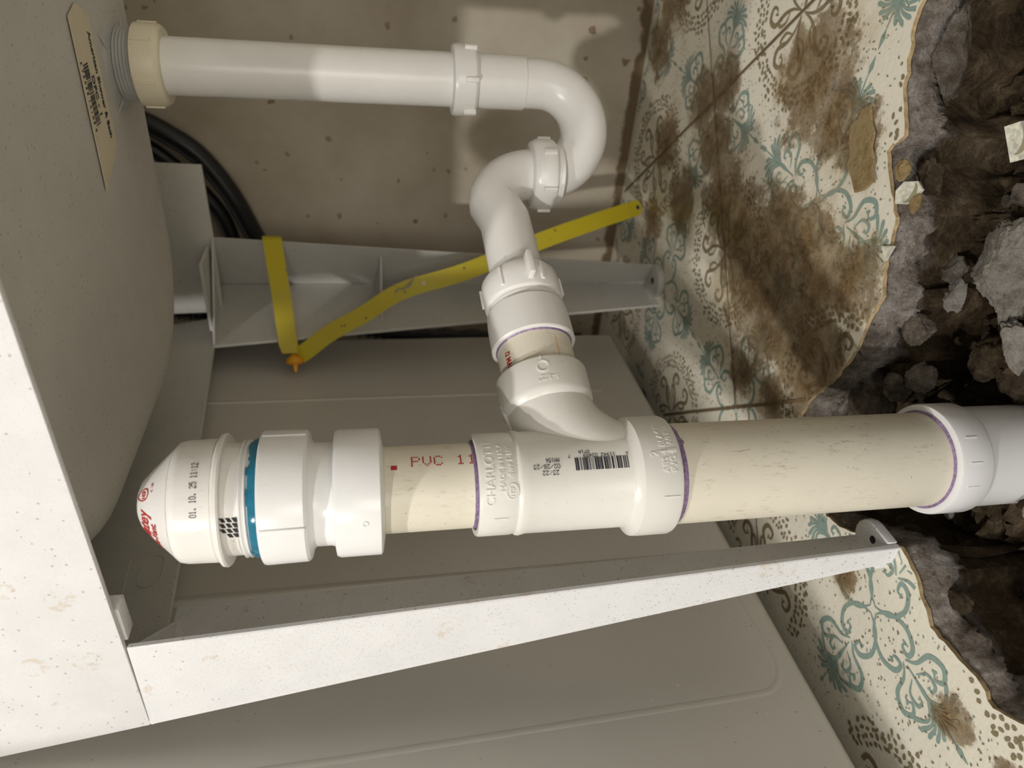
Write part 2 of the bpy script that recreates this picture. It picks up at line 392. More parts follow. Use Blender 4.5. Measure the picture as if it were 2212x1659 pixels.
def word(bm, f, text, hgt, h1=.0004, h0=-.0002, bold=False, xs=1.0):
    """outline lettering laid on surface f"""
    cu = bpy.data.curves.new('t', 'FONT'); cu.body = text; cu.size = hgt / .70; cu.offset = hgt * .03 if bold else 0; cu.resolution_u = 3
    o = bpy.data.objects.new('t', cu); C.objects.link(o); bpy.context.view_layer.update()
    dg = bpy.context.evaluated_depsgraph_get(); me = bpy.data.meshes.new_from_object(o.evaluated_get(dg))
    b2 = bmesh.new(); b2.from_mesh(me)
    bpy.data.objects.remove(o); bpy.data.curves.remove(cu); bpy.data.meshes.remove(me)
    bmesh.ops.remove_doubles(b2, verts=b2.verts[:], dist=hgt * .002)
    top = {}; lo = {}
    for v in b2.verts:
        top[v] = bm.verts.new(f(v.co.x * xs, v.co.y, h1)); lo[v] = bm.verts.new(f(v.co.x * xs, v.co.y, h0))
    wd = max([v.co.x for v in b2.verts] or [0]) * xs
    for fc in b2.faces:
        try: bm.faces.new([top[v] for v in fc.verts])
        except ValueError: pass
    for e in b2.edges:
        if len(e.link_faces) == 1:
            a, b = e.verts; bm.faces.new((top[a], top[b], lo[b], lo[a]))
    b2.free(); return wd
def ring(bm, f, s, t, ro, ri, h1, n=28, h0=-.0002, squash=1.0):
    for k in range(n):
        a, b = 2 * math.pi * k / n, 2 * math.pi * (k + 1) / n
        P = lambda r, q: (s + r * math.cos(q) * squash, t + r * math.sin(q))
        prism(bm, f, (P(ri, a), P(ro, a), P(ro, b), P(ri, b)), h0, h1)
def bars(bm, f, s0, t0, wd, ht, seed, h=.00015, lo=0):
    q = random.Random(seed); s = 0
    u = wd / 95
    while s < wd - 3 * u:
        b = q.choice((1, 1, 2, 2, 3, 4)) * u * .8; g = q.choice((1, 1, 2, 3)) * u * .8
        for m_ in range(4): rect(bm, f, s0 + s, t0 + ht * m_ / 4, s0 + min(wd, s + b), t0 + ht * (m_ + 1) / 4, lo, lo + h)
        s += b + g

# ================================================================== the setting
HOLE = [(-.031, .453), (-.047, .454), (-.064, .448), (-.083, .440), (-.105, .427), (-.119, .436), (-.128, .430), (-.137, .421), (-.153, .405), (-.181, .400), (-.203, .390),
        (-.231, .393), (-.249, .393), (-.287, .407), (-.314, .423), (-.329, .425), (-.346, .407), (-.370, .378), (-.377, .357), (-.368, .333), (-.353, .312),
        (-.3385, .287), (-.343, .268), (-.360, .241), (-.359, .220), (-.356, .202), (-.361, .185), (-.350, .166), (-.34, .12), (-.30, .0), (-.25, -.16), (.05, -.20), (.16, .05), (.13, .30), (.06, .43)]
def jag(poly, step=.004, amp=.0024):
    out = []; n = len(poly)
    for i in range(n):
        a, b = V(poly[i] + (0,)), V(poly[(i + 1) % n] + (0,)); k = max(1, int((b - a).length / step)); nn = V((-(b - a).y, (b - a).x, 0)).normalized()
        for j in range(k):
            p = a.lerp(b, j / k)
            d = noise.fractal(p * 90, 1.0, 2.0, 4) * amp
            out.append(p + nn * d)
    return out
HP = jag(HOLE)
HP2 = [(p.x, p.y) for p in HP]
def inpoly(x, y, P=HP2):
    c = False; j = len(P) - 1
    for i in range(len(P)):
        xi, yi = P[i]; xj, yj = P[j]
        if (yi > y) != (yj > y) and x < (xj - xi) * (y - yi) / (yj - yi) + xi: c = not c
        j = i
    return c
HS = [V((a, b)) for a, b in HOLE]
def enear(x, y):
    p = V((x, y)); best = 9; bp_ = None
    for i in range(len(HS)):
        a, b = HS[i], HS[(i + 1) % len(HS)]; ab = b - a; t = max(0, min(1, (p - a).dot(ab) / ab.dot(ab))); q_ = a + ab * t; l = (q_ - p).length
        if l < best: best = l; bp_ = q_
    return best, bp_
def edist(x, y): return enear(x, y)[0]
# floor tiles: one sheet with the broken hole cut out of it
TH = .003
bm = bmesh.new()
outer = [V((-1.6, -2.6, 0)), V((1.8, -2.6, 0)), V((1.8, .92, 0)), V((-1.6, .92, 0))]
polys = [outer, list(reversed(HP))]
allp = outer + list(reversed(HP))
vs = [bm.verts.new(p) for p in allp]
for tri in tessellate_polygon(polys):
    try:
        f = bm.faces.new([vs[i] for i in tri]); f.material_index = 0
        if f.normal.z == 0: f.normal_update()
        if f.normal.z < 0: f.normal_flip()
    except ValueError: pass
hv = vs[4:]
lo_ = [bm.verts.new(v.co + V((noise.noise(v.co * 200) * .0008, noise.noise(v.co * 231) * .0008, -TH))) for v in hv]
for i in range(len(hv)):
    j = (i + 1) % len(hv); bm.faces.new((hv[i], hv[j], lo_[j], lo_[i])).material_index = 1
# printed pattern: scrolls, plumes, cobbles, laid as ink on the tiles
SD = V((.6254, -.7803)); SN = V((.7803, .6254)); TS = .3048
T0 = V((-.307, .4155)) + SD * (.08 * TS)      # tile centre column, seam row 0
SEAMN = (.0148, .3196, -.290, .6244)
def tuv(u, v):
    p = T0 + SD * (u * TS) + SN * (v * TS); return p.x, p.y
ZI_ = [.00020]
def zi():
    ZI_[0] += 3e-8
    return ZI_[0]
def inreg(x, y): return -.50 < x < .14 and -.12 < y < .915 and not inpoly(x, y)
def strip(bm, pts, wds, mi):
    """ribbon in tile units; skipped where the tile is broken away"""
    n = len(pts); L = []; ZI = zi()
    for i in range(n):
        a = pts[max(0, i - 1)]; b = pts[min(n - 1, i + 1)]; dx, dy = b[0] - a[0], b[1] - a[1]; l = math.hypot(dx, dy) or 1
        nx, ny = -dy / l * wds[i] / 2, dx / l * wds[i] / 2
        L.append((tuv(pts[i][0] + nx, pts[i][1] + ny), tuv(pts[i][0] - nx, pts[i][1] - ny)))
    prev = None
    for i in range(n):
        (x0, y0), (x1, y1) = L[i]
        if inreg(x0, y0) and inreg(x1, y1):
            cur = (bm.verts.new((x0, y0, ZI)), bm.verts.new((x1, y1, ZI)))
            if prev:
                f = bm.faces.new((prev[0], prev[1], cur[1], cur[0])); f.material_index = mi; f.normal_update()
                if f.normal.z < 0: f.normal_flip()
            prev = cur
        else: prev = None
def spiral(c, r0, r1, a0, turns, n=18):
    return [(c[0] + (r0 + (r1 - r0) * k / n) * math.cos(a0 + turns * 2 * math.pi * k / n), c[1] + (r0 + (r1 - r0) * k / n) * math.sin(a0 + turns * 2 * math.pi * k / n)) for k in range(n + 1)]
def taper(n, w, k0=.25, bulb=True):
    out = [w * (k0 + (1 - k0) * math.sin(math.pi * min(1, i / (n - 1) * 1.05))) for i in range(n)]
    if bulb: out[-1] = w * 1.1; out[-2] = w * 1.15
    return out
def cscroll(bm, tr, c, r, a0, sgn, mi, w, turns=.95):
    P = spiral((0, 0), r, r * .28, 0, turns * sgn, 16); P = [(c[0] + p[0] * math.cos(a0) - p[1] * math.sin(a0), c[1] + p[0] * math.sin(a0) + p[1] * math.cos(a0)) for p in P]
    P = [tr(*p) for p in P]; strip(bm, P, taper(len(P), w), mi)
def blob(bm, u, v, ru, rv, a, mi, n=7, q=R):
    P = []; ZI = zi()
    for k in range(n):
        th = 2 * math.pi * k / n; rr = q.uniform(.75, 1.15); x, y = ru * rr * math.cos(th), rv * rr * math.sin(th)
        P.append(tuv(u + x * math.cos(a) - y * math.sin(a), v + x * math.sin(a) + y * math.cos(a)))
    if not all(inreg(*p) for p in P): return
    f = bm.faces.new([bm.verts.new((x, y, ZI)) for x, y in P]); f.material_index = mi; f.normal_update()
    if f.normal.z < 0: f.normal_flip()
def plume(bm, cu, cv, ang, mi):
    """one diagonal arm: paired C-scrolls, then a fan of leaves and a diamond tip"""
    ca, sa = math.cos(ang), math.sin(ang)
    def tr(x, y): return cu + x * ca - y * sa, cv + x * sa + y * ca
    for s in (-1, 1):
        P = catmull([V((.012, .0, 0)), V((.035, s * .040, 0)), V((.085, s * .062, 0)), V((.125, s * .045, 0)), V((.128, s * .018, 0)), V((.105, s * .020, 0)), V((.104, s * .036, 0))], 5)
        P = [tr(p.x, p.y) for p in P]; strip(bm, P, taper(len(P), .0125), mi)
        P = catmull([V((.128, s * .004, 0)), V((.150, s * .030, 0)), V((.160, s * .075, 0)), V((.195, s * .092, 0)), V((.216, s * .070, 0)), V((.200, s * .052, 0)), V((.186, s * .066, 0))], 5)
        P = [tr(p.x, p.y) for p in P]; strip(bm, P, taper(len(P), .013), mi)
        P = catmull([V((.165, s * .010, 0)), V((.182, s * .040, 0)), V((.210, s * .040, 0)), V((.212, s * .022, 0)), V((.200, s * .022, 0))], 5)
        P = [tr(p.x, p.y) for p in P]; strip(bm, P, taper(len(P), .009), mi)
        for k, (ln, aa) in enumerate([(.075, 1.45), (.082, 1.12), (.086, .82), (.090, .54), (.088, .28)]):
            bx, by = .212, 0; ex, ey = bx + ln * math.cos(aa) * .95, s * ln * math.sin(aa)
            mx, my = bx + ln * .62 * math.cos(aa * .55), s * ln * .55 * math.sin(aa * .62)
            P = catmull([V((bx, 0, 0)), V((mx, my, 0)), V((ex, ey, 0))], 6); P = [tr(p.x, p.y) for p in P]
            n = len(P); strip(bm, P, [.002 + .010 * (i / (n - 1)) ** 1.2 if i < n - 1 else .006 for i in range(n)], mi)
    P = [tr(x, 0) for x in (.14, .17, .20, .23, .27, .305)]; strip(bm, P, [.003, .006, .012, .010, .005, .003], mi)
    P = [tr(x, 0) for x in (.305, .322, .348)]; strip(bm, P, [.002, .015, .001], mi)
def seam_line(bm, v, u0=-2.2, u1=3.2):
    n = 400; strip(bm, [(u0 + (u1 - u0) * i / n, v) for i in range(n + 1)], [.010] * (n + 1), 4)
q = random.Random(3)
for iu in range(-2, 4):
    for iv in range(-3, 4):
        for (cu, cv) in ((iu, iv + .5), (iu + .5, iv)):
            if cv < 0: cu += .08
            x, y = tuv(cu, cv)
            if not (-.68 < x < .32 and -.3 < y < 1.1): continue
            for k in range(4): plume(bm, cu, cv, math.pi / 4 + k * math.pi / 2, 2)
            for k in range(4):
                a = k * math.pi / 2; blob(bm, cu + .03 * math.cos(a), cv + .03 * math.sin(a), .009, .005, a, 2)
        for (cu, cv) in ((iu, iv), (iu + .5, iv + .5)):
            if cv < 0: cu += .08
            x, y = tuv(cu, cv)
            if not (-.72 < x < .36 and -.34 < y < 1.14): continue
            for k in range(4):
                a = k * math.pi / 2 + math.pi / 4; ca, sa = math.cos(a), math.sin(a)
                def tr(px_, py_, ca=ca, sa=sa, cu=cu, cv=cv): return cu + px_ * ca - py_ * sa, cv + px_ * sa + py_ * ca
                for s in (-1, 1):
                    P = catmull([V((.010, 0, 0)), V((.05, s * .008, 0)), V((.085, s * .03, 0)), V((.115, s * .066, 0)), V((.148, s * .060, 0)), V((.150, s * .030, 0)), V((.128, s * .026, 0)), V((.122, s * .042, 0))], 5)
                    strip(bm, [tr(p.x, p.y) for p in P], taper(len(P), .014), 3)
                    P = catmull([V((.06, s * .012, 0)), V((.066, s * .045, 0)), V((.092, s * .062, 0)), V((.098, s * .045, 0)), V((.088, s * .042, 0))], 4)
                    strip(bm, [tr(p.x, p.y) for p in P], taper(len(P), .010), 3)
            for k in range(72):      # cobble band
                for rb in (.187, .204, .221, .237):
                    if q.random() < (.06 if rb < .23 else .4): continue
                    a = 2 * math.pi * (k + q.uniform(-.3, .3) + (.5 if rb in (.204, .237) else 0)) / 72; rr = rb + q.uniform(-.004, .004)
                    blob(bm, cu + rr * math.cos(a), cv + rr * math.sin(a), q.uniform(.0065, .0098), q.uniform(.0045, .0072), q.uniform(0, 3.1), 3, 6, q)
nd = 0
while nd < 13000:
    u, v = q.uniform(-1.3, 1.25), q.uniform(-1.6, 1.75)
    nd += 1
    sh = .08 if v < 0 else 0
    du, dv = (u - sh) % 1, v % 1
    if min(math.hypot(du - a, dv - b) for a, b in ((0, 0), (1, 0), (0, 1), (1, 1), (.5, .5))) < .245: continue
    blob(bm, u, v, q.uniform(.0022, .0046), q.uniform(.0016, .0027), q.uniform(0, 3.1), q.choice((2, 3, 3)), 5, q)
for v in (0.0, 1.0, 2.0, -1.0): seam_line(bm, v)
for row, u in ((0, -.5), (0, .5), (1, -.5), (1, .5), (-1, -.42), (-1, .58), (0, -1.5)):
    n = 60; strip(bm, [(u, row + i / n) for i in range(n + 1)], [.005] * (n + 1), 4)
floor = me_obj('floor', bm, ['tile', 'tile_edge', 'teal', 'olive', 'seam'], None, 30)
tag(floor, 'cream patterned floor tiles with teal and olive scrolls, stained brown and broken open', None, None, 'structure')
# wall
bm = bmesh.new(); box(bm, (.1, .97, .9), (3.4, .10, 2.0)); fixn(bm)
tag(me_obj('wall_back', bm, 'wall', None, None), 'beige painted concrete wall with brown pits', None, None, 'structure')

# hole in the floor: broken slab edge going down into soil
def cell(p, sc, off):
    """chunky rubble relief: every voronoi cell is a tilted block with a gap round it"""
    dd, pp = noise.voronoi(p * sc + off)
    c = pp[0]; hsh = noise.noise_vector(c * 7.31 + V((3.3, 1.7, 9.1)))
    l = (p * sc + off) - c
    h = hsh.x * .9 + (l.x * hsh.y + l.y * hsh.z) * 1.5
    gap = max(0.0, 1 - (dd[1] - dd[0]) / .16)
    return h, gap
def hz(x, y, d):
    p = V((x, y, 0)); pw = p + noise.noise_vector(p * 70) * .004
    n1 = noise.fractal(p * 20, .9, 2.1, 4); n2 = noise.fractal(p * 105, .55, 2.2, 6)
    lip = .023 + .010 * noise.noise(p * 24)
    wd = max(.003, .0055 + .006 * noise.noise(p * 27 + V((3, 1, 0))))
    k = max(0, min(1, d / wd))
    z = -TH - .001 - lip * k ** 1.3
    h1, g1 = cell(pw, 27, V((.3, .7, 0))); h2, g2 = cell(pw, 75, V((.1, .9, 0)))
    t = max(0, min(1, (d - wd) / .012)); t = t * t * (3 - 2 * t)
    z -= t * (.060 + .020 * n1)
    q_ = min(1, d / .02)
    z += t * (h1 * .030 - g1 * .034) + q_ * (h2 * .0080 - g2 * .010) * (.35 + .65 * t) + n2 * .0062 * min(1, d / .010)
    return z
def undercut(x, y, d):
    """how far the wall of the hole runs back under the slab"""
    p = V((x, y, 0)); wd = max(.003, .0055 + .006 * noise.noise(p * 27 + V((3, 1, 0))))
    u = (d - wd) / .034
    if u <= 0 or u >= 1: return 0.0
    return .028 * math.sin(math.pi * u ** .6) * (.75 + .8 * noise.noise(p * 33 + V((8, 2, 0))))
x0, x1, y0, y1, st = -.40, .18, -.22, .49, .0018
nx, ny = int((x1 - x0) / st), int((y1 - y0) / st)
bm = bmesh.new(); G = {}
for i in range(nx + 1):
    for j in range(ny + 1):
        x, y = x0 + i * st, y0 + j * st
        ins = inpoly(x, y); d, np_ = enear(x, y)
        if not ins and d > .008: continue
        z = hz(x, y, d) if ins else -TH - .0012
        w_ = V((noise.noise(V((x, y, 1)) * 60), noise.noise(V((x, y, 7)) * 60), 0)) * .004 * (1 if ins and d > .006 else 0)
        if ins and d > .004:
            o_ = (np_ - V((x, y))).normalized() * undercut(x, y, d); w_ = w_ + V((o_.x, o_.y, 0))
        G[i, j] = bm.verts.new(V((x, y, z)) + w_)
for (i, j) in list(G):
    k = [(i, j), (i + 1, j), (i + 1, j + 1), (i, j + 1)]
    if all(t in G for t in k): bm.faces.new([G[t] for t in k])
tag(me_obj('soil', bm, 'soil', None, 80), 'dark brown earth and crumbled concrete at the bottom of the floor hole', 'soil', None, 'stuff')
def ground(x, y): return hz(x, y, edist(x, y)) if inpoly(x, y) else 0.0

# ------------------------------------------------------------------ rocks and chips
def rock_bm(sx, sy, sz, seed, facets=6, rough=.12, sub=4):
    q = random.Random(seed); b = bmesh.new(); bmesh.ops.create_icosphere(b, subdivisions=sub, radius=1)
    pl = []
    for k in range(facets):
        n = V((q.gauss(0, 1), q.gauss(0, 1), q.gauss(0, 1))).normalized(); pl.append((n, q.uniform(.55, .82)))
    off = V((q.uniform(0, 99),) * 3)
    for v in b.verts:
        p = v.co.copy()
        for n, d in pl:
            e = p.dot(n) - d
            if e > 0: p -= n * e
        p *= 1 + rough * noise.fractal(v.co * 2.0 + off, .62, 2.2, 7)
        v.co = V((p.x * sx, p.y * sy, p.z * sz))
    return b
def rock(name, x, y, s, mat, seed, label, cat, group=None, rot=0, dz=0.0, facets=6, z=None):
    b = rock_bm(s[0] / 2, s[1] / 2, s[2] / 2, seed, facets, .17, 6 if max(s) > .06 else (5 if max(s) > .02 else (4 if max(s) > .009 else 3)))
    o = me_obj(name, b, mat, None, 60)
    g = z if z is not None else ground(x, y)
    o.location = (x, y, g + s[2] * .30 + dz); o.rotation_euler = (R.uniform(-.25, .25), R.uniform(-.25, .25), rot)
    return tag(o, label, cat, group)
rock('concrete_chunk', -.168, .356, (.074, .060, .040), 'rock_light', 11, 'largest pale grey concrete chunk, lit bright, lying in the hole', 'rubble', None, .5, 0, 9, -.066)
rock('concrete_chunk', -.207, .392, (.026, .017, .016), 'rock_light', 12, 'small oblong grey stone just left of the largest chunk', 'rubble', None, .3, 0, 6, -.066)
rock('concrete_chunk', -.189, .402, (.020, .019, .017), 'rock_mid', 14, 'rounded grey stone between the hole side and the largest chunk', 'rubble', None, .2, 0, 6, -.064)
rock('concrete_chunk', -.204, .325, (.040, .024, .014), 'rock_light', 23, 'flat tan stone chip at the frame edge beside the big chunk', 'rubble', None, .9, 0, 7, -.056)
rock('concrete_chunk', -.297, .392, (.052, .034, .030), 'rock_mid', 25, 'pinkish smooth concrete lump in the corner of the hole behind the waste pipe', 'rubble', None, .6, 0, 3, -.040)
rock('concrete_chunk', -.270, .376, (.022, .020, .018), 'rock_mid', 26, 'round brown pebble beside the pinkish lump behind the waste pipe', 'rubble', None, .1, 0, 3, -.036)
rock('concrete_chunk', -.254, .364, (.021, .020, .018), 'rock_mid', 27, 'round brown pebble between the coupling and the hole wall', 'rubble', None, .1, 0, 3, -.040)
rock('pebble', -.350, .250, (.016, .020, .014), 'rock_dark', 31, 'smooth dark pebble set in the slab edge below the tub leg foot', 'pebble', None, .3, 0, 0, -.026)
rock('concrete_chunk', -.130, .414, (.030, .022, .020), 'rock_dark', 41, 'brown lump under the torn tile flap', 'rubble', None, .3, 0, 6, -.030)
rock('concrete_chunk', -.060, .442, (.056, .018, .030), 'rock_mid', 42, 'long grey slab fragment leaning on the hole side at the top of the photo', 'rubble', None, .1, 0, 6, -.036)
rock('concrete_chunk', -.225, .385, (.034, .022, .020), 'rock_mid', 43, 'brown-grey block leaning under the tile edge left of the big chunk', 'rubble', None, 1.1, 0, 7, -.040)
rock('concrete_chunk', -.232, .335, (.044, .032, .026), 'rock_dark', 44, 'big dark brown clod between the coupling and the flat tan chip', 'rubble', None, .5, 0, 7, -.080)
rock('concrete_chunk', -.110, .345, (.045, .032, .028), 'rock_mid', 45, 'grey-brown lump above the largest chunk near the frame edge', 'rubble', None, .9, 0, 7, -.078)
rock('concrete_chunk', -.070, .345, (.040, .034, .030), 'rock_dark', 46, 'dark clod beside the pale plain tile chip', 'rubble', None, .2, 0, 7, -.080)
KIND = {'rock_dark': ('small dark brown earth clod lying in the broken floor hole', 'rubble', 'brown clods in the floor hole'),
        'rock_mid': ('small grey-brown concrete lump lying in the broken floor hole', 'rubble', 'grey-brown lumps in the floor hole'),
        'rock_light': ('small pale grey stone chip lying in the broken floor hole', 'rubble', 'pale stone chips in the floor hole')}
q = random.Random(21); placed = []
tries = 0
while len(placed) < 290 and tries < 14000:
    tries += 1
    x, y = q.uniform(-.37, .04), q.uniform(.16, .45)
    s = q.choice((.022, .028, .034) if tries < 420 else (.005, .006, .008, .010, .012, .016, .020)) * q.uniform(.8, 1.2)
    if not inpoly(x, y): continue
    d = edist(x, y)
    if d < max(.012, s * .7) or d > .19: continue
    if math.hypot(x + .28, y - .309) < .040 + s / 2: continue
    if math.hypot(x + .168, y - .356) < .034 + s / 2 and tries < 2000: continue
    if any(math.hypot(x - a, y - b) < (s + c) * .44 for a, b, c in placed): continue
    placed.append((x, y, s))
for k, (x, y, s) in enumerate(placed):
    mk_ = q.choice(('rock_dark', 'rock_dark', 'rock_mid', 'rock_mid', 'rock_light'))
    rock('rubble_stone', x, y, (s * q.uniform(.9, 1.3), s, s * q.uniform(.55, .85)), mk_, 100 + k,
         *KIND[mk_], q.uniform(0, 3))
def chip(name, pts, z, th, mats, label, cat, tilt=(0, 0, 0), extra=None):
    c = V((sum(p[0] for p in pts) / len(pts), sum(p[1] for p in pts) / len(pts), 0)); b = bmesh.new()
    slab(b, [V((p[0], p[1], 0)) - c for p in pts], (0, 0, 1), th); fixn(b)
    if extra: extra(b, th)
    o = me_obj(name, b, mats, None, None); o.location = (c.x, c.y, z); o.rotation_euler = tilt
    return tag(o, label, cat)
def curl(b, th):
    P = [(.007 * math.cos(a), .004 * math.sin(a) - .001) for a in [3.3 + .25 * k for k in range(12)]]
    pv = None
    for i, (x, y) in enumerate(P):
        w_ = .0012 * math.sin(math.pi * (i + .6) / 12.5) + .0003
        cur = (b.verts.new((x, y - w_, th + .0002)), b.verts.new((x, y + w_, th + .0002)))
        if pv: b.faces.new((pv[0], cur[0], cur[1], pv[1])).material_index = 1
        pv = cur
M['chip'] = plain('chip_glaze', (.68, .67, .56), .4, .35, 300); M['chip_ink'] = plain('chip_ink', (.30, .28, .17), .4)
chip('tile_chip', [(-.104, .367), (-.086, .378), (-.081, .370), (-.098, .357)], -.030, .003, ['chip', 'chip_ink'], 'white tile chip with an olive curl lying on the dark soil', 'tile chip', (.25, -.1, 0), curl)
chip('tile_chip', [(-.062, .352), (-.066, .332), (-.055, .325), (-.050, .345)], -.026, .003, ['chip'], 'pale plain tile chip at the frame edge of the hole', 'tile chip', (.15, .1, 0))
chip('tile_chip', [(-.146, .409), (-.142, .399), (-.131, .397), (-.128, .403), (-.132, .412), (-.139, .414)], -.003, .002, ['chip', 'chip_ink'], 'white cobble-printed tile chip hanging off the broken tile edge', 'tile chip', (.2, .25, 0), curl)
chip('tile_chip', [(-.1735, .4045), (-.1800, .3960), (-.1690, .3950)], .0012, .002, ['chip'], 'small triangular cream tile chip on the broken edge', 'tile chip', (.1, .1, 0))
rock('backing_fragment', -.124, .412, (.016, .011, .008), 'paper', 61, 'crumpled tan backing fragment on the broken tile edge', 'debris', None, .9, 0, 4, .0)
rock('backing_fragment', -.140, .396, (.013, .008, .006), 'paper', 62, 'yellow backing crumb below the cobble-printed tile chip', 'debris', None, .3, 0, 4, -.004)
# torn flap of tile backing
b = bmesh.new()
fl = [(-.096, .466), (-.101, .473), (-.108, .474), (-.113, .480), (-.124, .476), (-.131, .470), (-.138, .469), (-.146, .458), (-.152, .449), (-.147, .440), (-.138, .433), (-.133, .439), (-.126, .441), (-.120, .449), (-.111, .451), (-.106, .459)]
slab(b, [(x, y, .0008) for x, y in fl], (0, 0, 1), .0016); fixn(b)
for v in b.verts: v.co.z += .0035 * max(0, (.462 - v.co.y) / .03) * (1 if v.co.z > .001 else .8)
tag(me_obj('tile_backing_flap', b, 'paper', None, None), 'torn orange-brown flap of tile backing beside the hole', 'debris')

# ================================================================== washing machine
XW, YB, ZB = -.466, .797, .028
wm = thing('washing_machine', 'grey enamelled washing machine side standing behind the drain pipes', 'washing machine', (-.80, .46, 0))
bm = bmesh.new(); box(bm, ((XW - 1.15) / 2, (YB + .0) / 2 , (ZB + 1.0) / 2), (XW + 1.15 if False else -XW * 0 + (1.15 + XW), YB - .0, 1.0 - ZB)); fixn(bm); bevel(bm, .010, 4, 60)
me_obj('body', bm, 'enamel', wm)
def ridge(bm, P, w_, h):
    """raised press line on the side panel (y, z points)"""
    n = len(P); R0 = []
    for i in range(n):
        a, b_ = P[max(0, i - 1)], P[min(n - 1, i + 1)]; dy, dz = b_[0] - a[0], b_[1] - a[1]; l = math.hypot(dy, dz) or 1; ny, nz_ = -dz / l, dy / l
        R0.append([bm.verts.new((XW + hh, P[i][0] + ny * w_ * k, P[i][1] + nz_ * w_ * k)) for k, hh in ((-1, -.0004), (-.55, h * .45), (-.2, h), (.2, h), (.55, h * .45), (1, -.0004))])
    for i in range(n - 1):
        for k in range(5): bm.faces.new((R0[i][k], R0[i][k + 1], R0[i + 1][k + 1], R0[i + 1][k]))
bm = bmesh.new()
ridge(bm, [(.6665, .90), (.6655, .5), (.665, .19), (.665, .08)], .0035, .0009)
ridge(bm, [(.4025, .90), (.402, .50), (.405, .095), (.406, .06)], .0060, .0012)
fixn(bm)
me_obj('pressed_rib', bm, 'enamel', wm, 60)
bm = bmesh.new()
arc = [(.272 + .03 - .03 * math.cos(a), .070 - .025 * math.sin(a)) for a in [k * math.pi / 2 / 8 for k in range(9)]]
ridge(bm, [(.255, .9), (.262, .369), (.2705, .10)] + arc + [(.32, .045), (.38, .050)], .0040, .0003)
fixn(bm); me_obj('pressed_panel_line', bm, 'enamel', wm, 60)
for yy in (.07, .72):
    for xx in (XW - .06, -1.09):
        bm = bmesh.new(); lathe(bm, (xx, yy, 0), (0, 0, 1), [(0, .018), (.012, .020), (.014, .008), (ZB + .001, .008)], 24); fixn(bm); me_obj('foot', bm, 'black', wm)

# ================================================================== laundry tub
tub = thing('laundry_tub', 'white speckled plastic laundry tub on tapered legs above the pipes', 'laundry tub', (-.17, .53, 0))
def rrect(x0, x1, y0, y1, r, n=8):
    P = []
    for cx, cy, a0 in ((x1 - r, y1 - r, 0), (x0 + r, y1 - r, 90), (x0 + r, y0 + r, 180), (x1 - r, y0 + r, 270)):
        for k in range(n + 1): a = math.radians(a0 + 90 * k / n); P.append((cx + r * math.cos(a), cy + r * math.sin(a)))
    return P
bm = bmesh.new()
secs = [(.506, -.20, -.02, .38, .52, .05), (.505, -.325, .075, .315, .600, .085), (.5062, -.340, .09, .305, .612, .092), (.511, -.352, .102, .299, .624, .096), (.520, -.361, .110, .295, .634, .098),
        (.56, -.380, .120, .292, .655, .095), (.66, -.405, .128, .291, .70, .09), (.86, -.440, .128, .292, .80, .07)]
rg = []
for z, a, b_, c, d, r in secs: rg.append([bm.verts.new((x, y, z)) for x, y in rrect(a, b_, c, d, r)])
for i in range(len(rg) - 1):
    n = len(rg[i])
    for k in range(n): bm.faces.new((rg[i][k], rg[i][(k + 1) % n], rg[i + 1][(k + 1) % n], rg[i + 1][k]))
bm.faces.new(rg[0]); fixn(bm)
me_obj('basin', bm, 'tub_shaded', tub, 50)
# front apron, continues down as the legs
AY = .284
def xl(z): return -.352 - .182 * z          # left outer edge of front face
bm = bmesh.new()
slab(bm, [(-.4395, AY, .4835), (.13, AY, .4845), (.152, AY, .87), (-.4610, AY, .87), (-.4605, AY, .60)], (0, 1, 0), .0042); fixn(bm); bevel(bm, .0009, 2)
me_obj('apron', bm, 'tub', tub)
# left side skirt
bm = bmesh.new()
sk = [(-.4375, AY + .006, .4840), (-.4400, .5, .497), (-.4380, .742, .5145), (-.4360, .800, .5165), (-.4540, .802, .615), (-.4560, AY + .006, .59)]
slab(bm, sk, (-1, 0, -.18), .0042)
slab(bm, [(-.4558, AY + .006, .59), (-.4540, .802, .615), (-.4545, .83, .86), (-.4565, AY + .006, .86)], (-1, 0, 0), .0042)
fixn(bm); bevel(bm, .0009, 2)
me_obj('side_skirt', bm, 'tub_shaded', tub)
bm = bmesh.new()
slab(bm, [(-.256, .800, .511), (-.344, .800, .510), (-.430, .800, .512), (-.452, .82, .86), (-.256, .82, .86)], (0, 1, .0), .004); fixn(bm); bevel(bm, .0012, 2)
box(bm, (-.385, .772, .5165), (.080, .050, .003))
me_obj('back_skirt', bm, 'tub_shaded', tub)
bm = bmesh.new(); box(bm, (-.1, .875, .84), (.86, .05, .05)); fixn(bm); bevel(bm, .006, 2); me_obj('rim', bm, 'tub', tub)
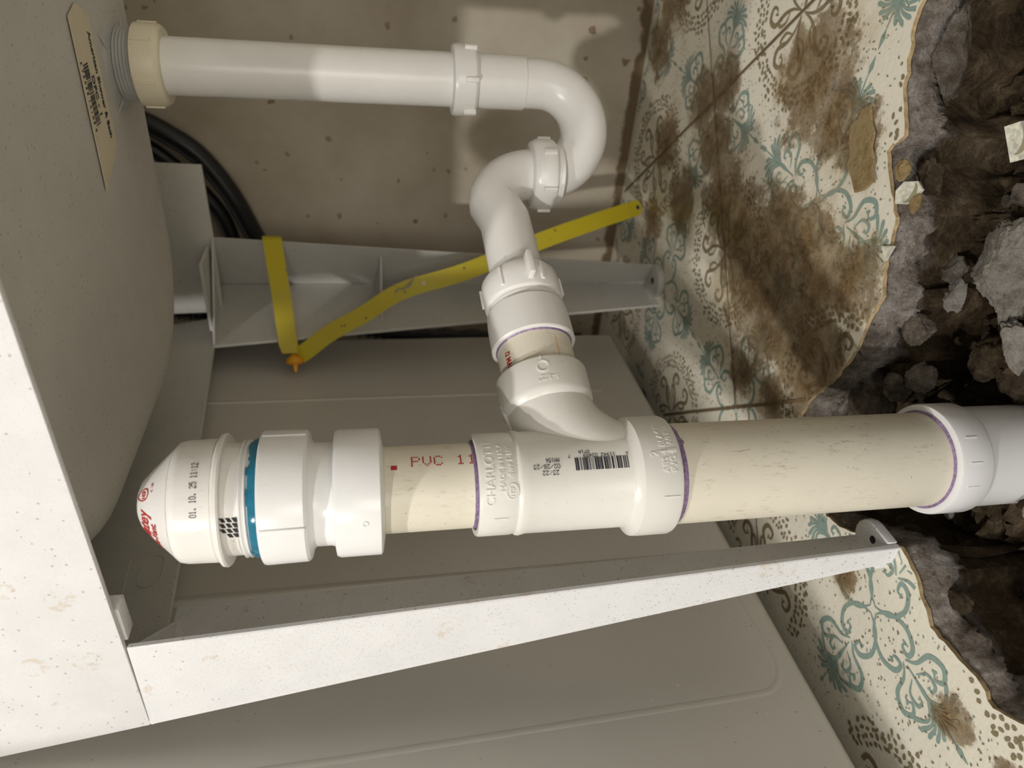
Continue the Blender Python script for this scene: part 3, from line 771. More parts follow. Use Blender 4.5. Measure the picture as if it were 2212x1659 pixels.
# moulded oval and rib marks on the inside of the skirt
bm = bmesh.new()
def skp(y, z): return V((-.4400 - .181 * (z - .497), y, z)) + V((.0002, 0, 0))
ov = []
for k in range(40):
    a = 2 * math.pi * k / 40; ov.append(skp(.413 + .0085 * math.cos(a) + (.007 if math.cos(a) > 0 else -.007), .5110 + .0085 * math.sin(a)))
tube(bm, ov + [ov[0]], .0006, 6)
tube(bm, [skp(.392, .528), skp(.43, .530)], .0007, 6)
fixn(bm); me_obj('moulded_mark', bm, 'tub_shaded', tub, 50)
def leg(name, Ac, Bc, Af, Bf, As, Bs, ribs, mat_, out_f, out_s, foot):
    """L-section tapering leg: corner line Ac-Bc, free edge lines Af-Bf (wall-parallel flange) and As-Bs (side flange)"""
    bm = bmesh.new(); t = .0038; n = 10
    def flange(A1, B1, A2, B2, nrm):
        nrm = V(nrm).normalized(); g = []
        for i in range(n + 1):
            k = i / n; p, q_ = V(A1).lerp(V(B1), k), V(A2).lerp(V(B2), k)
            g.append([bm.verts.new(c) for c in (p, q_, q_ + nrm * t, p + nrm * t)])
        for i in range(n):
            for m_ in range(4): bm.faces.new((g[i][m_], g[i][(m_ + 1) % 4], g[i + 1][(m_ + 1) % 4], g[i + 1][m_]))
        bm.faces.new(g[0]); bm.faces.new(list(reversed(g[n])))
    flange(Ac, Bc, Af, Bf, out_f); flange(Ac, Bc, As, Bs, out_s)
    for k in ribs + [0.0]:
        c, f_, s_ = V(Ac).lerp(V(Bc), k), V(Af).lerp(V(Bf), k), V(As).lerp(V(Bs), k)
        e = 1.0 if k == 0 else (.42 if name == 'front' else .8)
        slab(bm, [c, c.lerp(f_, e), c.lerp(s_, e * (.98 if name != 'front' else .9))], (0, 0, -1), .0028)
    fixn(bm); bmesh.ops.bevel(bm, geom=[e for e in bm.edges if len(e.link_faces) == 2 and e.calc_face_angle(0) > .9], offset=.0007, segments=1, affect='EDGES')
    o = me_obj('leg', bm, mat_, tub, 40)
    fb = bmesh.new(); slab(fb, foot, (0, 0, 1), .0075); fixn(fb); bevel(fb, .0012, 2)
    me_obj('foot_pad', fb, mat_, o, 40)
    return o
def dpad(c, dr, w_, l):
    """rounded foot plate running from c in direction dr"""
    dr = V((dr[0], dr[1], 0)).normalized(); s = V((-dr.y, dr.x, 0)); c = V((c[0], c[1], .0))
    P = [c - s * w_ / 2, c + s * w_ / 2]
    for k in range(9): a = math.pi / 2 - math.pi * k / 8; P.append(c + dr * (l - w_ / 2 + w_ / 2 * math.cos(a)) + s * (w_ / 2 * math.sin(a)))
    return P
leg('front', (-.4395, AY, .4835), (-.3520, AY + .002, .0), (-.3645, AY, .4825), (-.3370, AY + .002, .0), (-.4395, .372, .4835), (-.3600, .318, .004), [.30, .66], 'tub', (0, 1, 0), (1, 0, .2), dpad((-.349, .290), (.0, 1), .026, .030))
lb = leg('back', (-.4150, .845, .526), (-.3830, .776, .0), (-.335, .797, .512), (-.3490, .754, .0), (-.435, .730, .514), (-.3900, .731, .0), [.36], 'tub_shaded', (-.25, .95, 0), (-.9, .3, 0), dpad((-.378, .768), (.55, -1), .040, .043))
for xx, yy, sgn in ((.125, AY, 1),):
    leg('front', (.125, AY, .4835), (.045, AY + .002, .0), (.05, AY, .4825), (.030, AY + .002, .0), (.125, .372, .4835), (.055, .318, .004), [.30, .66], 'tub', (0, 1, 0), (-1, 0, .2), dpad((.040, .290), (.0, 1), .026, .030))
    leg('back', (.115, .845, .526), (.083, .776, .0), (.035, .797, .512), (.049, .754, .0), (.135, .730, .514), (.090, .731, .0), [.36], 'tub_shaded', (.25, .95, 0), (.9, .3, 0), dpad((.078, .768), (-.55, -1), .040, .043))
# hole in each near foot pad is a dark plug
bm = bmesh.new(); lathe(bm, (-.3455, .302, .0072), (0, 0, 1), [(0, .0028), (.0006, .0028)], 16); fixn(bm); me_obj('bolt_hole', bm, 'dark', tub)
bm = bmesh.new(); lathe(bm, (-.3660, .748, .0072), (0, 0, 1), [(0, .004), (.0006, .004)], 16); fixn(bm); me_obj('bolt_hole', bm, 'dark', tub)
# clip tab between apron and leg
bm = bmesh.new(); box(bm, (-.350, AY + .010, .4870), (.026, .011, .010)); fixn(bm); bevel(bm, .001, 2); me_obj('clip_tab', bm, 'tub', tub)
# socket block joining basin and back leg
bm = bmesh.new(); slab(bm, [(-.365, .60, .532), (-.36, .70, .540), (-.31, .72, .540), (-.29, .66, .536)], (0, 0, 1), .05); fixn(bm); bevel(bm, .003, 2); me_obj('leg_socket', bm, 'tub_shaded', tub)
# threaded outlet
TX, TY = -.114, .570
bm = bmesh.new()
pr = [(.508, .034), (.5055, .030), (.5045, .0265), (.5035, .0235)]
for k in range(5): z = .5035 - k * .0021; pr += [(z, .0222), (z - .0010, .0236), (z - .0012, .0236), (z - .0021, .0222)]
lathe(bm, (TX, TY, 0), (0, 0, 1), pr + [(.486, .0222)], 64); fixn(bm)
for a in (.6, 2.2, 3.7, 5.2): tube(bm, [V((TX, TY, .5035)) + V((math.cos(a), math.sin(a), 0)) * .024, V((TX, TY, .5060)) + V((math.cos(a + .2), math.sin(a + .2), 0)) * .040], [.0009, .0004], 8)
me_obj('threaded_outlet', bm, 'cyls', tub, 40)
# paper label on the underside
LA, LB_, LC, LD = V((-.0741, .4896, .5045)), V((-.0730, .5250, .5045)), V((-.1631, .5271, .5045)), V((-.1621, .4883, .5045))
bm = bmesh.new(); slab(bm, [LA + V((0, .002, 0)), (LA + LB_) / 2 + V((.004, -.001, 0)), LB_ + V((-.004, 0, 0)), LC + V((.006, 0, 0)), LD + V((-.012, 0, 0))], (0, 0, 1), .0005); fixn(bm)
lab = me_obj('label', bm, 'label', tub, None); tag(lab, 'yellowed barcode sticker with wrinkled end')
lf = plane((0, 0, .5044), (-1, 0, 0), (0, 1, 0), (0, 0, -1))
bm = bmesh.new()
def lfo(x, y): return plane((x, y, .5044), (-1, 0, 0), (0, 1, 0), (0, 0, -1))
word(bm, lfo(-.0860, .5165), 'American Shower & Bath', .0044, .0002, 0, True, .98)
word(bm, lfo(-.1090, .5070), 'DFC - 1', .0042, .0002, 0, True, 1.25)
bars(bm, lfo(-.1010, .4965), 0, 0, .036, .0082, 5, .0002)
word(bm, lfo(-.0985, .4925), '3  7 3 4 3 5  1 2 1 0 5  0', .0026, .0002, 0, False, 1.1)
fixn(bm); me_obj('label_print', bm, 'ink_black', lab, None)

# ================================================================== p-trap
trap = thing('p_trap', 'white plastic sink trap with slip nuts hanging under the laundry tub', 'sink trap', (TX, TY, .17))
def nut(o, ax, prof, lugs, lugspan, lugh, mat_='tube', parent=trap, lw=.0035, ph=0.0):
    bm = bmesh.new(); lathe(bm, o, ax, prof, 72); a, u, v = frame(ax)
    if abs(V(ax).normalized().z) > .9: a = V((0, 0, 1)) * (1 if ax[2] > 0 else -1); u = V((1, 0, 0)); v = a.cross(u)
    rm = max(r for t, r in prof)
    for k in range(lugs):
        th = ph + 2 * math.pi * k / lugs; d = u * math.cos(th) + v * math.sin(th); s = a.cross(d)
        box(bm, V(o) + a * (lugspan[0] + lugspan[1]) / 2 + d * (rm + lugh / 2 - .0008), (lugh + .0016, lw, lugspan[1] - lugspan[0]), (d, s, a))
    fixn(bm); bevel(bm, .0006, 2, 50)
    return me_obj('slip_nut', bm, mat_, parent, 35)
bm = bmesh.new(); lathe(bm, (TX, TY, .255), (0, 0, 1), [(0, .0190), (.232, .0190)], 64); fixn(bm); me_obj('tailpiece', bm, 'tube', trap)
on_ = nut((TX, TY, .4745), (0, 0, 1), [(0, .0205), (.0, .0245), (.0025, .0262), (.0035, .0266), (.0170, .0266), (.0178, .0260)], 6, (.004, .0165), .0012, 'oldnut', trap, .0022, .3); tag(on_, 'aged cream slip nut under the tub outlet')
nut((TX, TY, .2605), (0, 0, 1), [(0, .0195), (0, .0228), (.002, .0245), (.014, .0252), (.0172, .0245), (.0180, .0200)], 6, (.0005, .0095), .0020, 'tube', trap, .0034, .75)
# J-bend
Ex, Ey = -.171, .531
TXv, Ev = V((TX, TY, 0)), V((Ex, Ey, 0)); cen = (TXv + Ev) / 2; hd = (Ev - TXv); Rj = hd.length / 2; hd.normalize(); ZT = .212
P = [V((TX, TY, .222)), V((TX, TY, ZT))]
P = [V((TX, TY, .226)), V((TX, TY, .219))] + [cen + V((0, 0, ZT)) - hd * Rj * math.cos(math.pi * k / 28) - V((0, 0, 1)) * Rj * math.sin(math.pi * k / 28) for k in range(29)]
bm = bmesh.new(); tube(bm, P, .0180, 48); lathe(bm, (TX, TY, 0), (0, 0, 1), [(.2235, .0180), (.2240, .0192), (.262, .0194)], 64, True)
lathe(bm, (Ex, Ey, 0), (0, 0, 1), [(.196, .0186), (.1985, .0222), (.2025, .0225), (.206, .021)], 64, True)
fixn(bm); me_obj('j_bend', bm, 'tube', trap, 50)
nut((Ex, Ey, .2035), (0, 0, 1), [(0, .0205), (0, .0245), (.002, .0258), (.0135, .0258), (.0175, .0238), (.0185, .0195)], 6, (.0015, .0115), .0020, 'tube', trap, .0034, .45)
# trap arm
TC = V((-.280, .309, 0)); dirA = (Ev - TC).normalized(); LA_ = (Ev - TC).length
def arm(s, z=None): return TC + dirA * s + V((0, 0, (.2365 + .058 * max(0, s - .045)) if z is None else z))
zt = arm(LA_).z + .003
re_ = .034
P = [arm(.110), arm(.14), arm(.16), arm(.18), arm(.20)]
cc = arm(LA_ - re_, zt - re_ + .001)
for k in range(1, 17):
    a = math.pi / 2 * k / 16; P.append(cc + dirA * re_ * math.sin(a) + V((0, 0, 1)) * re_ * math.cos(a))
P.append(V((Ex, Ey, .205)))
bm = bmesh.new(); tube(bm, P, .0183, 48); fixn(bm); me_obj('trap_arm', bm, 'tube', trap, 50)
adir = (arm(.2) - arm(.1)).normalized()
nut(arm(.1245), adir, [(0, .0232), (0, .0255), (.0015, .0264), (.012, .0268), (.019, .0262), (.0225, .0238), (.0238, .0190)], 6, (.004, .018), .0012, 'tube', trap, .0024, .35)
# one tall wing on the trap-arm nut
a_, u_, v_ = frame(adir)
bm = bmesh.new(); d = (V((.62, -.60, 0)) - adir * V((.62, -.60, 0)).dot(adir)).normalized()
bm2 = d
d = V((.36, -.80, -.05)); d = (d - adir * d.dot(adir)).normalized(); s = adir.cross(d)
box(bm, arm(.1245) + adir * .0125 + d * .0300, (.0085, .0036, .0175), (d, s, adir)); fixn(bm); bevel(bm, .0008, 2)
me_obj('nut_wing', bm, 'tube', trap)

# ================================================================== drain stack
AX = (-.280, .309)
st_ = thing('drain_stack', 'cream and white PVC waste pipe standing in the broken floor hole', 'drain pipe', (AX[0], AX[1], -.10))
PH = math.atan2(-AX[1], -AX[0])     # direction of the viewer seen from the axis
bm = bmesh.new()
def ribs8(t, r, th):
    k = (th / (2 * math.pi) * 8) % 1
    return r - (.0006 if .015 > min(k, 1 - k) else 0)
prA = [(.338, .0245), (.3395, .0338), (.3405, .0350), (.3620, .0350), (.3640, .0342), (.3650, .0290), (.3668, .0283), (.3750, .0283), (.3765, .0300), (.3775, .0345), (.3790, .0358), (.4000, .0362), (.4018, .0358), (.4022, .0320)]
lathe(bm, (AX[0], AX[1], 0), (0, 0, 1), prA, 96)
for k in range(4):
    th = PH - .49 + k * math.pi / 2; d = V((math.cos(th), math.sin(th), 0)); s = V((-d.y, d.x, 0))
    box(bm, V((AX[0], AX[1], .3895)) + d * .0362, (.0011, .0016, .0225), (d, s, V((0, 0, 1))))
fixn(bm); bevel(bm, .0004, 1, 60)
ad = me_obj('threaded_adapter', bm, 'pvc_bright', st_, 35)
bm = bmesh.new(); f = cyl(AX, .0350, PH - .50, .3485); ring(bm, f, 0, 0, .0016, .0010, .0004, 16); fixn(bm); me_obj('moulding_dot', bm, 'pvc_bright', ad)
bm = bmesh.new(); lathe(bm, (AX[0], AX[1], 0), (0, 0, 1), [(.255, .02415), (.350, .02415)], 72); fixn(bm)
up = me_obj('upper_pipe', bm, 'pipe', st_)
bm = bmesh.new()
f = cyl(AX, .02415, PH + .44, .3345, -math.pi / 2); rect(bm, f, 0, 0, .0020 * 1.7, .0026 * 1.0, 0, .00015, 2)
f = cyl(AX, .02415, PH + .50, .3235, -math.pi / 2); dots(bm, f, 'PVC 11', .0068, .8, .00012, 1.05)
fixn(bm); pr_ = me_obj('pipe_print', bm, 'ink_red', up, None)
# sanitary tee
bm = bmesh.new()
prT = [(.1740, .0315), (.1740, .0347), (.1755, .0353), (.1930, .0353), (.1965, .0350), (.1995, .0305), (.2015, .0296), (.2600, .0293), (.2640, .0302), (.2655, .0298), (.2665, .0288), (.2680, .0290), (.2690, .0293), (.2865, .0293), (.2880, .0287), (.2880, .0258), (.2830, .0245)]
lathe(bm, (AX[0], AX[1], 0), (0, 0, 1), prT, 96)
bp = [arm(.056, .2370), arm(.048, .2366), arm(.038, .2340), arm(.024, .2270), arm(.012, .2140), arm(.004, .1985)]
tube(bm, catmull(bp, 5), [.0262 if i < 8 else .0262 + .0012 * min(1, (i - 8) / 10) for i in range(26)], 64)
bdir = (arm(.1) - arm(.05)).normalized(); bo = arm(.0435)
lathe(bm, bo, bdir, [(0, .0255), (.0035, .0286), (.006, .0290), (.0240, .0290), (.0255, .0284), (.0255, .0250), (.023, .0243)], 72)
tube(bm, [arm(.050, .2370) + V((.0, 0, .0282)), arm(.016, .2570)], [.0014, .0012], 8)
fixn(bm); tee = me_obj('sanitary_tee', bm, 'pvc', st_, 35)
bm = bmesh.new()
f = cyl(AX, .0296, PH + .42, .2035, math.pi / 2)
def tf(z, th, rot=math.pi / 2, r=.0296): return cyl(AX, r, PH + th, z, rot)
bars(bm, tf(.2035, .40), 0, 0, .0315, .0072, 9, .00012)
dots(bm, tf(.2030, .40 + .075), '6', .0020); dots(bm, tf(.2105, .475), '11942 03459', .0021, .9, .00012, .95); dots(bm, tf(.2365, .475), '7', .0021)
dots(bm, tf(.2250, .56), '071A', .0021, .9, .00012, .9)
dots(bm, tf(.2430, .415), 'MM156', .0024, .9, .00012, .78); dots(bm, tf(.2430, .300), '02/28/23', .0026, .9, .00012, .86); dots(bm, tf(.2440, .180), '23:22', .0026, .9, .00012, .86)
fixn(bm); me_obj('black_print', bm, 'ink_black', tee, None)
bm = bmesh.new()
f = cyl(AX, .0293, PH - .42, .2800); word(bm, f, 'CHARLOTTE', .0048, .0004, -.0003, False, 1.02)
f = cyl(AX, .0293, PH - .16, .2742); word(bm, f, 'MADE IN U.S.A.', .0028, .0004, -.0003, False, 1.1)
f = cyl(AX, .0293, PH + .10, .2692); word(bm, f, 'dwv 1-1/2"', .0030, .0004, -.0003, True, 1.05)
f = cyl(AX, .0293, PH - .16, .2703); ring(bm, f, 0, 0, .0036, .0031, .0004, 30, -.0002, 1.25); f = cyl(AX, .0293, PH - .26, .2692); word(bm, f, 'NSF', .0024, .0004, -.0003)
f = cyl(AX, .0293, PH - .72, .2725); rect(bm, f, 0, 0, .0009, .0075, -.0003, .0005)
fixn(bm); me_obj('raised_lettering', bm, 'pvc', tee, 30); bm = bmesh.new()
f = cyl(AX, .0353, PH + .02, .1825); word(bm, f, 'ABS -', .0034, .0004, -.0003, True, 1.05)
f = cyl(AX, .0353, PH + .02, .1778); word(bm, f, 'PVC -', .0034, .0004, -.0003, True, 1.05)
f = cyl(AX, .0353, PH + .44, .1825); word(bm, f, 'BLACK', .0034, .0004, -.0003, False, 1.1)
f = cyl(AX, .0353, PH + .44, .1778); word(bm, f, 'WHITE', .0034, .0004, -.0003, False, 1.1)
f = cyl(AX, .0353, PH + .28, .1875); word(bm, f, '2', .0048, .0004, -.0003)
for th in (.35, -.38): f = cyl(AX, .0353, PH + th, .1765); rect(bm, f, 0, 0, .0008, .0095, -.0003, .0005)
f = cyl(AX, .0353, PH + .385, .1765); rect(bm, f, -.0004, 0, .0004, .0055, -.0003, .0004)
# branch hub marks
fixn(bm); me_obj('raised_lettering', bm, 'pvc', tee, 30); bm = bmesh.new()
aB, uB, vB = frame(bdir)
vd = V((0, 0, .343)) - arm(.065); vd = (vd - bdir * vd.dot(bdir)).normalized(); thB = math.atan2(vd.dot(vB), vd.dot(uB))
def bf(l, dth, rot=0): return cylax(bo, bdir, .0290, thB + dth, l, rot)
def flip(f): return lambda s, t, h=0: f(-s, t, h)
tst = bf(0, 0)(.001, 0) - bf(0, 0)(0, 0)
sg = 1 if tst.dot(cx_) > 0 else -1        # which way round the hub runs towards the frame right
def hubf(l, dth): 
    g_ = bf(l, sg * dth); return lambda s, t, h=0: g_(-s * sg, -t, h)
word(bm, hubf(.0120, .40), '1-1/2"', .0034, .0004, -.0003, True, 1.1) 
g_ = hubf(.0182, .10); ring(bm, g_, 0, 0, .0040, .0031, .0006, 30, -.0002, 1.0)
rect(bm, hubf(.0252, .09), -.0004, 0, .0004, .0028, -.0003, .0004)
fixn(bm); me_obj('raised_lettering', bm, 'pvc', tee, 30)
# primer stains where the pipes were glued
bm = bmesh.new(); lathe(bm, (AX[0], AX[1], 0), (0, 0, 1), [(.2820, .0243), (.2898, .0243)], 72, True); fixn(bm); me_obj('primer_ring', bm, 'purple', st_)
bm = bmesh.new(); lathe(bm, (AX[0], AX[1], 0), (0, 0, 1), [(.1690, .03025), (.1745, .0303)], 72, True, 0); fixn(bm); me_obj('primer_ring', bm, 'purple', st_)
bm = bmesh.new()
pv = None
for k in range(121):
    th = PH + .05 + k * .0115; l = .0005 + (.0060 * math.sin(math.pi * k / 120) ** .8) * (.75 + .5 * noise.noise(V((k * .07, 0, 0))) + .18 * noise.noise(V((k * .4, 3, 0))))
    cur = [bm.verts.new(V((AX[0] + .0304 * math.cos(th), AX[1] + .0304 * math.sin(th), zz))) for zz in (.1740, .1740 - l)]
    if pv: bm.faces.new((pv[0], pv[1], cur[1], cur[0]))
    pv = cur
fixn(bm); me_obj('primer_smear', bm, 'purple', st_, None)
bm = bmesh.new(); lathe(bm, (AX[0], AX[1], 0), (0, 0, 1), [(-.030, .0302), (.180, .0302)], 80); fixn(bm); me_obj('lower_pipe', bm, 'pipe', st_)
# coupling in the hole
bm = bmesh.new()
prC = [(-.0045, .0306), (-.0055, .0352), (-.0070, .0357), (-.0265, .0357), (-.0275, .0352), (-.0290, .0335), (-.0330, .0328), (-.0600, .0326), (-.16, .0326)]
lathe(bm, (AX[0], AX[1], 0), (0, 0, 1), list(reversed(prC)), 96)
for th in (.32, -.12, -.55): f = cyl(AX, .0357, PH + th, -.0145); rect(bm, f, -.0003, -.004, .0003, .004, -.0003, .0004)
fixn(bm); me_obj('floor_coupling', bm, 'pvc_bright', st_, 35)
bm = bmesh.new(); lathe(bm, (AX[0], AX[1], 0), (0, 0, 1), [(-.0058, .0305), (-.0040, .0318), (-.0034, .0304)], 72); fixn(bm); me_obj('primer_ring', bm, 'purple', st_)
# branch pipe and trap adapter
bm = bmesh.new(); lathe(bm, arm(.060), bdir, [(0, .02415), (.045, .02415)], 64); fixn(bm); bpipe = me_obj('branch_pipe', bm, 'pipe', st_)
f = hubf(.0330, -.55); bm = bmesh.new()
g_ = cylax(bo, bdir, .02415, thB, 0)
gg = lambda s, t, h=0: g_(sg * (-.0205 + t), .0400 - s, h)
word(bm, gg, '/2 MAI', .0042, .00015, 0, True, .7)
gl = lambda s, t, h=0: g_(sg * (.0155 + t), .022 + s, h); 
fixn(bm); me_obj('pipe_print', bm, 'ink_red', bpipe, None)
bm = bmesh.new(); rect(bm, gl, 0, 0, .02, .0004, 0, .00012); fixn(bm); me_obj('scribe_line', bm, 'orange', bpipe, None)
bm = bmesh.new(); lathe(bm, arm(.0915), adir, [(0, .0246), (0, .0268), (.001, .0275), (.018, .0272), (.0265, .0265), (.0275, .0240), (.0285, .0246), (.0295, .0236), (.031, .0243), (.034, .0236)], 72); fixn(bm); me_obj('trap_adapter', bm, 'tube', st_, 35)
bm = bmesh.new(); lathe(bm, arm(.0905), adir, [(0, .0243), (.0012, .0252), (.0016, .0248)], 72); fixn(bm); me_obj('primer_ring', bm, 'purple', st_)

# ================================================================== air admittance valve
av = thing('air_admittance_valve', 'white dome-capped air admittance valve screwed onto the top of the pipe', 'vent valve', (AX[0], AX[1], .400))
bm = bmesh.new()
prV = [(.4275, .0332), (.4285, .0352), (.4215, .0356), (.4205, .0340)]
capP = [(.4200, .0325), (.4195, .0350), (.4205, .0357), (.4222, .0354), (.4238, .0330), (.4400, .0325), (.4432, .0318), (.4450, .0300), (.4560, .0195), (.4620, .0130), (.4640, .0090), (.4648, .0035)]
lathe(bm, (AX[0], AX[1], 0), (0, 0, 1), capP, 96); fixn(bm); cap = me_obj('cap', bm, 'valve', av, 40)
def conr(z): return .0300 - (z - .4450) * (.0105 / .0110) if z < .456 else max(.004, .0195 - (z - .456) * (.0065 / .0060))
bm = bmesh.new()
dots(bm, cyl(AX, .0329, PH - .25, .4300), '01. 10. 25 11:12', .0034, .86, .00012, .62)
fixn(bm); me_obj('date_print', bm, 'ink_black', cap, None)
bm = bmesh.new()
def cone(th0, z0):
    return lambda s, t, h=0: (lambda z, th: V((AX[0] + (conr(z) + h) * math.cos(th), AX[1] + (conr(z) + h) * math.sin(th), z)))(z0 + t * .72, th0 + s / .0245)
word(bm, cone(PH - 1.36, .4560), 'Oatey', .0086, .0003, -.0001, True, .95)
word(bm, cone(PH - 1.34, .4515), 'Sure-Vent.', .0050, .0003, -.0001, True, .72)
fixn(bm); me_obj('logo_lettering', bm, 'ink_red', cap, None)
bm = bmesh.new()
fc = cone(PH + .28, .4590); ring(bm, fc, 0, 0, .0048, .0040, .0003, 30, -.0001, 1.0); word(bm, cone(PH + .14, .4575), 'NSF', .0030, .0003, -.0001, True, .9)
word(bm, cone(PH + .26, .4530), 'C  US', .0016, .0003, -.0001)
fixn(bm); me_obj('approval_mark', bm, 'ink_red', cap, None)
for z_, r_ in ((.4446, .0306), (.4238, .0334)):
    bm = bmesh.new(); pv = None
    for k in range(241):
        th = PH - 1.6 + 3.2 * k / 240; hh = .00007 + .00013 * max(0, noise.noise(V((k * .06, z_ * 900, 0))))
        f = cyl(AX, r_, th, z_); cur = [bm.verts.new(f(0, t_, .00010)) for t_ in (-hh, hh)]
        if pv: bm.faces.new((pv[0], pv[1], cur[1], cur[0]))
        pv = cur
    fixn(bm); me_obj('grime_line', bm, 'grime', cap, None)
bm = bmesh.new()
lathe(bm, (AX[0], AX[1], 0), (0, 0, 1), [(.4020, .0290), (.4120, .0290), (.4125, .0300), (.4220, .0302)], 96)
fixn(bm); nk = me_obj('neck', bm, 'valve', av, 35)
bm = bmesh.new()
for kk in range(4):
    for jj in range(3):
        if kk + jj > 4: continue
        s0 = -kk * .0030 - .0004; t0 = jj * .0030
        f = cyl(AX, .0302, PH - .30, .4122)
        prism(bm, f, ((s0 - .0022, t0 - .0012), (s0, t0), (s0, t0 + .0019), (s0 - .0022, t0 + .0007)), -.0002, .0002)
fixn(bm); me_obj('vent_grille', bm, 'dark', nk, None)
bm = bmesh.new(); f = cyl(AX, .0302, PH - .29, .4112); rect(bm, f, 0, 0, .0400, .0098, -.0003, .0006, 14); fixn(bm); me_obj('grille_band', bm, 'valve', nk, 30)
bm = bmesh.new(); f = cyl(AX, .0290, PH - 1.02, .4068); word(bm, cyl(AX, .0300, PH - 1.05, .4135), 'MADE', .0024, .0004, -.0003); fixn(bm); me_obj('raised_lettering', bm, 'valve', nk, 30)
bm = bmesh.new(); pr = [(.4000, .0300)]
for k in range(4): z = .4022 + k * .0026; pr += [(z, .0300), (z + .0008, .0316), (z + .0013, .0316), (z + .0021, .0300)]
lathe(bm, (AX[0], AX[1], 0), (0, 0, 1), pr + [(.4124, .0290)], 96)
for v in bm.verts:
    th = math.atan2(v.co.y - AX[1], v.co.x - AX[0]); v.co.z += .0006 * math.sin(th)
fixn(bm); me_obj('thread', bm, 'pvc_bright', av, 50)
bm = bmesh.new()
def slr(t, r, th):
    return r + (.0007 * noise.noise(V((math.cos(th) * 3, math.sin(th) * 3, t * 400))) if r > .030 else 0)
lathe(bm, (AX[0], AX[1], 0), (0, 0, 1), [(.4015, .0300), (.4020, .0328), (.4050, .0322), (.4062, .0317), (.4066, .0300)], 120, True, 0, slr)
for k in range(16):
    th = PH + R.uniform(-1.3, 1.2); l = R.uniform(.0008, .0022); a, b_ = cyl(AX, .0316, th, .4050), 0
    rect(bm, cyl(AX, .0314, th, .4052), 0, 0, R.uniform(.002, .005), l, -.0004, .0005, 3)
fixn(bm); tag(me_obj('thread_sealant', bm, 'blue', av, 50), 'glossy blue thread sealant')

# ================================================================== hoses and strap
bm = bmesh.new(); tube(bm, catmull([(-.215, .900, .68), (-.2240, .900, .635), (-.2377, .900, .5925), (-.2530, .900, .5640), (-.2770, .900, .5330), (-.3226, .900, .5030), (-.3792, .900, .4800), (-.4200, .898, .458)], 10), .0118, 24); fixn(bm)
tag(me_obj('rubber_hose', bm, 'black', None, 60), 'outer black hose curving down the wall behind the tub', 'hose')
bm = bmesh.new(); tube(bm, catmull([(-.242, .902, .68), (-.2560, .902, .63), (-.2680, .902, .592), (-.2840, .902, .5700), (-.3180, .902, .5390), (-.3550, .902, .5160), (-.4076, .902, .5040), (-.4300, .900, .490)], 10), .0095, 24); fixn(bm)
tag(me_obj('rubber_hose', bm, 'black', None, 60), 'inner black hose curving just inside the outer one behind the tub', 'hose')
bm = bmesh.new()
P = catmull([(-.4480, .842, .60), (-.4480, .838, .56), (-.4500, .830, .525), (-.4515, .812, .490), (-.4560, .818, .45), (-.4680, .835, .40), (-.485, .850, .35), (-.50, .855, .27), (-.51, .855, .05)], 26)
tube(bm, P, [.0108 + .0016 * math.cos(i * 1.35) for i in range(len(P))], 24); fixn(bm)
tag(me_obj('corrugated_hose', bm, 'black', None, 70), 'black ribbed hose running behind the washing machine beside the back leg', 'hose')

strap = thing('plastic_strap', 'yellow plastic strap wrapped round the back tub leg and trailing to the floor', 'strap', (-.31, .83, 0))
def ribbon(bm, P, W, w_, th):
    g = []
    for p, wv in zip(P, W):
        p, wv = V(p), V(wv).normalized() * w_ / 2; g.append((p - wv, p + wv))
    n = len(g); nrm = []
    for i in range(n):
        t = V(P[min(n - 1, i + 1)]) - V(P[max(0, i - 1)]); nrm.append(t.cross(V(W[i])).normalized() * th / 2)
    vv = [[bm.verts.new(a - m_), bm.verts.new(b - m_), bm.verts.new(b + m_), bm.verts.new(a + m_)] for (a, b), m_ in zip(g, nrm)]
    for i in range(n - 1):
        for k in range(4): bm.faces.new((vv[i][k], vv[i][(k + 1) % 4], vv[i + 1][(k + 1) % 4], vv[i + 1][k]))
    bm.faces.new(vv[0]); bm.faces.new(list(reversed(vv[-1])))
bm = bmesh.new()
ribbon(bm, [(-.352, .818, .452), (-.3340, .7990, .4480), (-.3345, .7885, .4465), (-.385, .756, .4390), (-.4320, .7250, .4330), (-.4405, .7215, .4300), (-.4465, .7300, .4290)], [(0, 0, 1)] * 7, .0205, .0008); fixn(bm)
me_obj('strap_band', bm, 'yellow', strap, 60)
bm = bmesh.new()
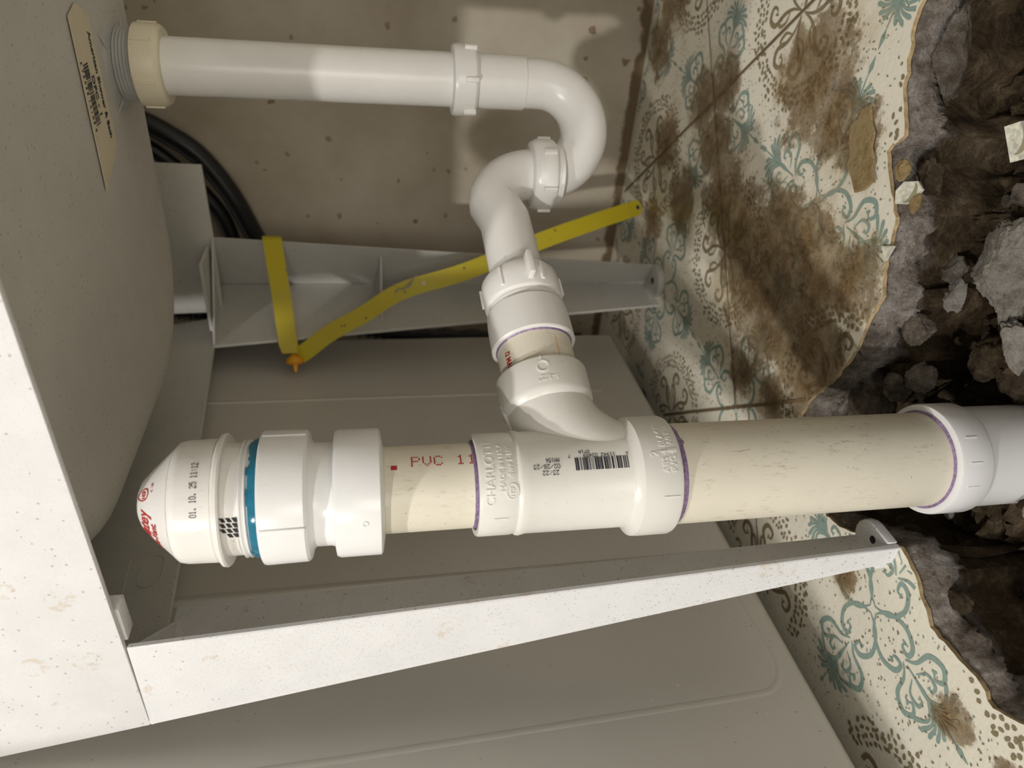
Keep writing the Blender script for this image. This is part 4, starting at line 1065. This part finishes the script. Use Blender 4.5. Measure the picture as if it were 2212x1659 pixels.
P = [V((-.4440, .7270, .4270)), V((-.4400, .7190, .4180)), V((-.4160, .7230, .3860)), V((-.3960, .7270, .3500)), V((-.3681, .7300, .3060)), V((-.3470, .7330, .2380)), V((-.3180, .7520, .1500)), V((-.3070, .7800, .0850)), V((-.3040, .8090, .0360)), V((-.3035, .8240, .0135))]
P = catmull(P, 6)
Wd = []
for i, p in enumerate(P):
    t = (P[min(len(P) - 1, i + 1)] - P[max(0, i - 1)]).normalized(); vdir = (p - V((0, 0, .343))).normalized(); Wd.append(t.cross(V((.35, -.75, .1))).normalized())
ribbon(bm, P, Wd, .0190, .0009)
e = P[-1]; t = (P[-1] - P[-2]).normalized(); wv = Wd[-1] * .0095; nn = t.cross(wv).normalized() * .00045
pts = [e + wv * math.cos(a) + t * .0085 * math.sin(a) for a in [math.pi * k / 8 for k in range(9)]]
slab(bm, [p - nn for p in pts], nn, .0009); fixn(bm)
me_obj('strap_tail', bm, 'yellow', strap, 60)
bm = bmesh.new(); c = e + t * .001 + nn * 1.2; lathe(bm, c - nn * .0, nn, [(0, .0030), (.0005, .0030)], 16); lathe(bm, c - nn * 2.6, nn, [(0, .0030), (.0005, .0030)], 16); fixn(bm); me_obj('strap_hole', bm, 'dark', strap)
bm = bmesh.new(); fo = V((-.4465, .7200, .4270)); fd = V((-.72, -.55, -.05)).normalized()
lathe(bm, fo, fd, [(-.004, .004), (0, .0085), (.0022, .0100), (.0052, .0100), (.0070, .0080), (.0072, .0032), (.0080, .0026), (.0150, .0018), (.0155, .0008)], 24); fixn(bm)
tag(me_obj('fastener', bm, 'orange', strap, 45), 'orange push-in fastener with a thin stem')
bm = bmesh.new(); tube(bm, catmull([(-.3690, .7265, .3150), (-.3640, .7250, .3110), (-.3635, .7255, .3060), (-.3600, .7262, .3010), (-.3540, .7255, .2960), (-.3480, .7262, .2920)], 6), .0007, 8)
tube(bm, catmull([(-.3690, .7265, .3030), (-.3640, .7255, .3060), (-.3600, .7255, .2985), (-.3530, .7262, .2960)], 6), .0006, 8); fixn(bm)
me_obj('tie_wire', bm, 'wire', strap, 60)
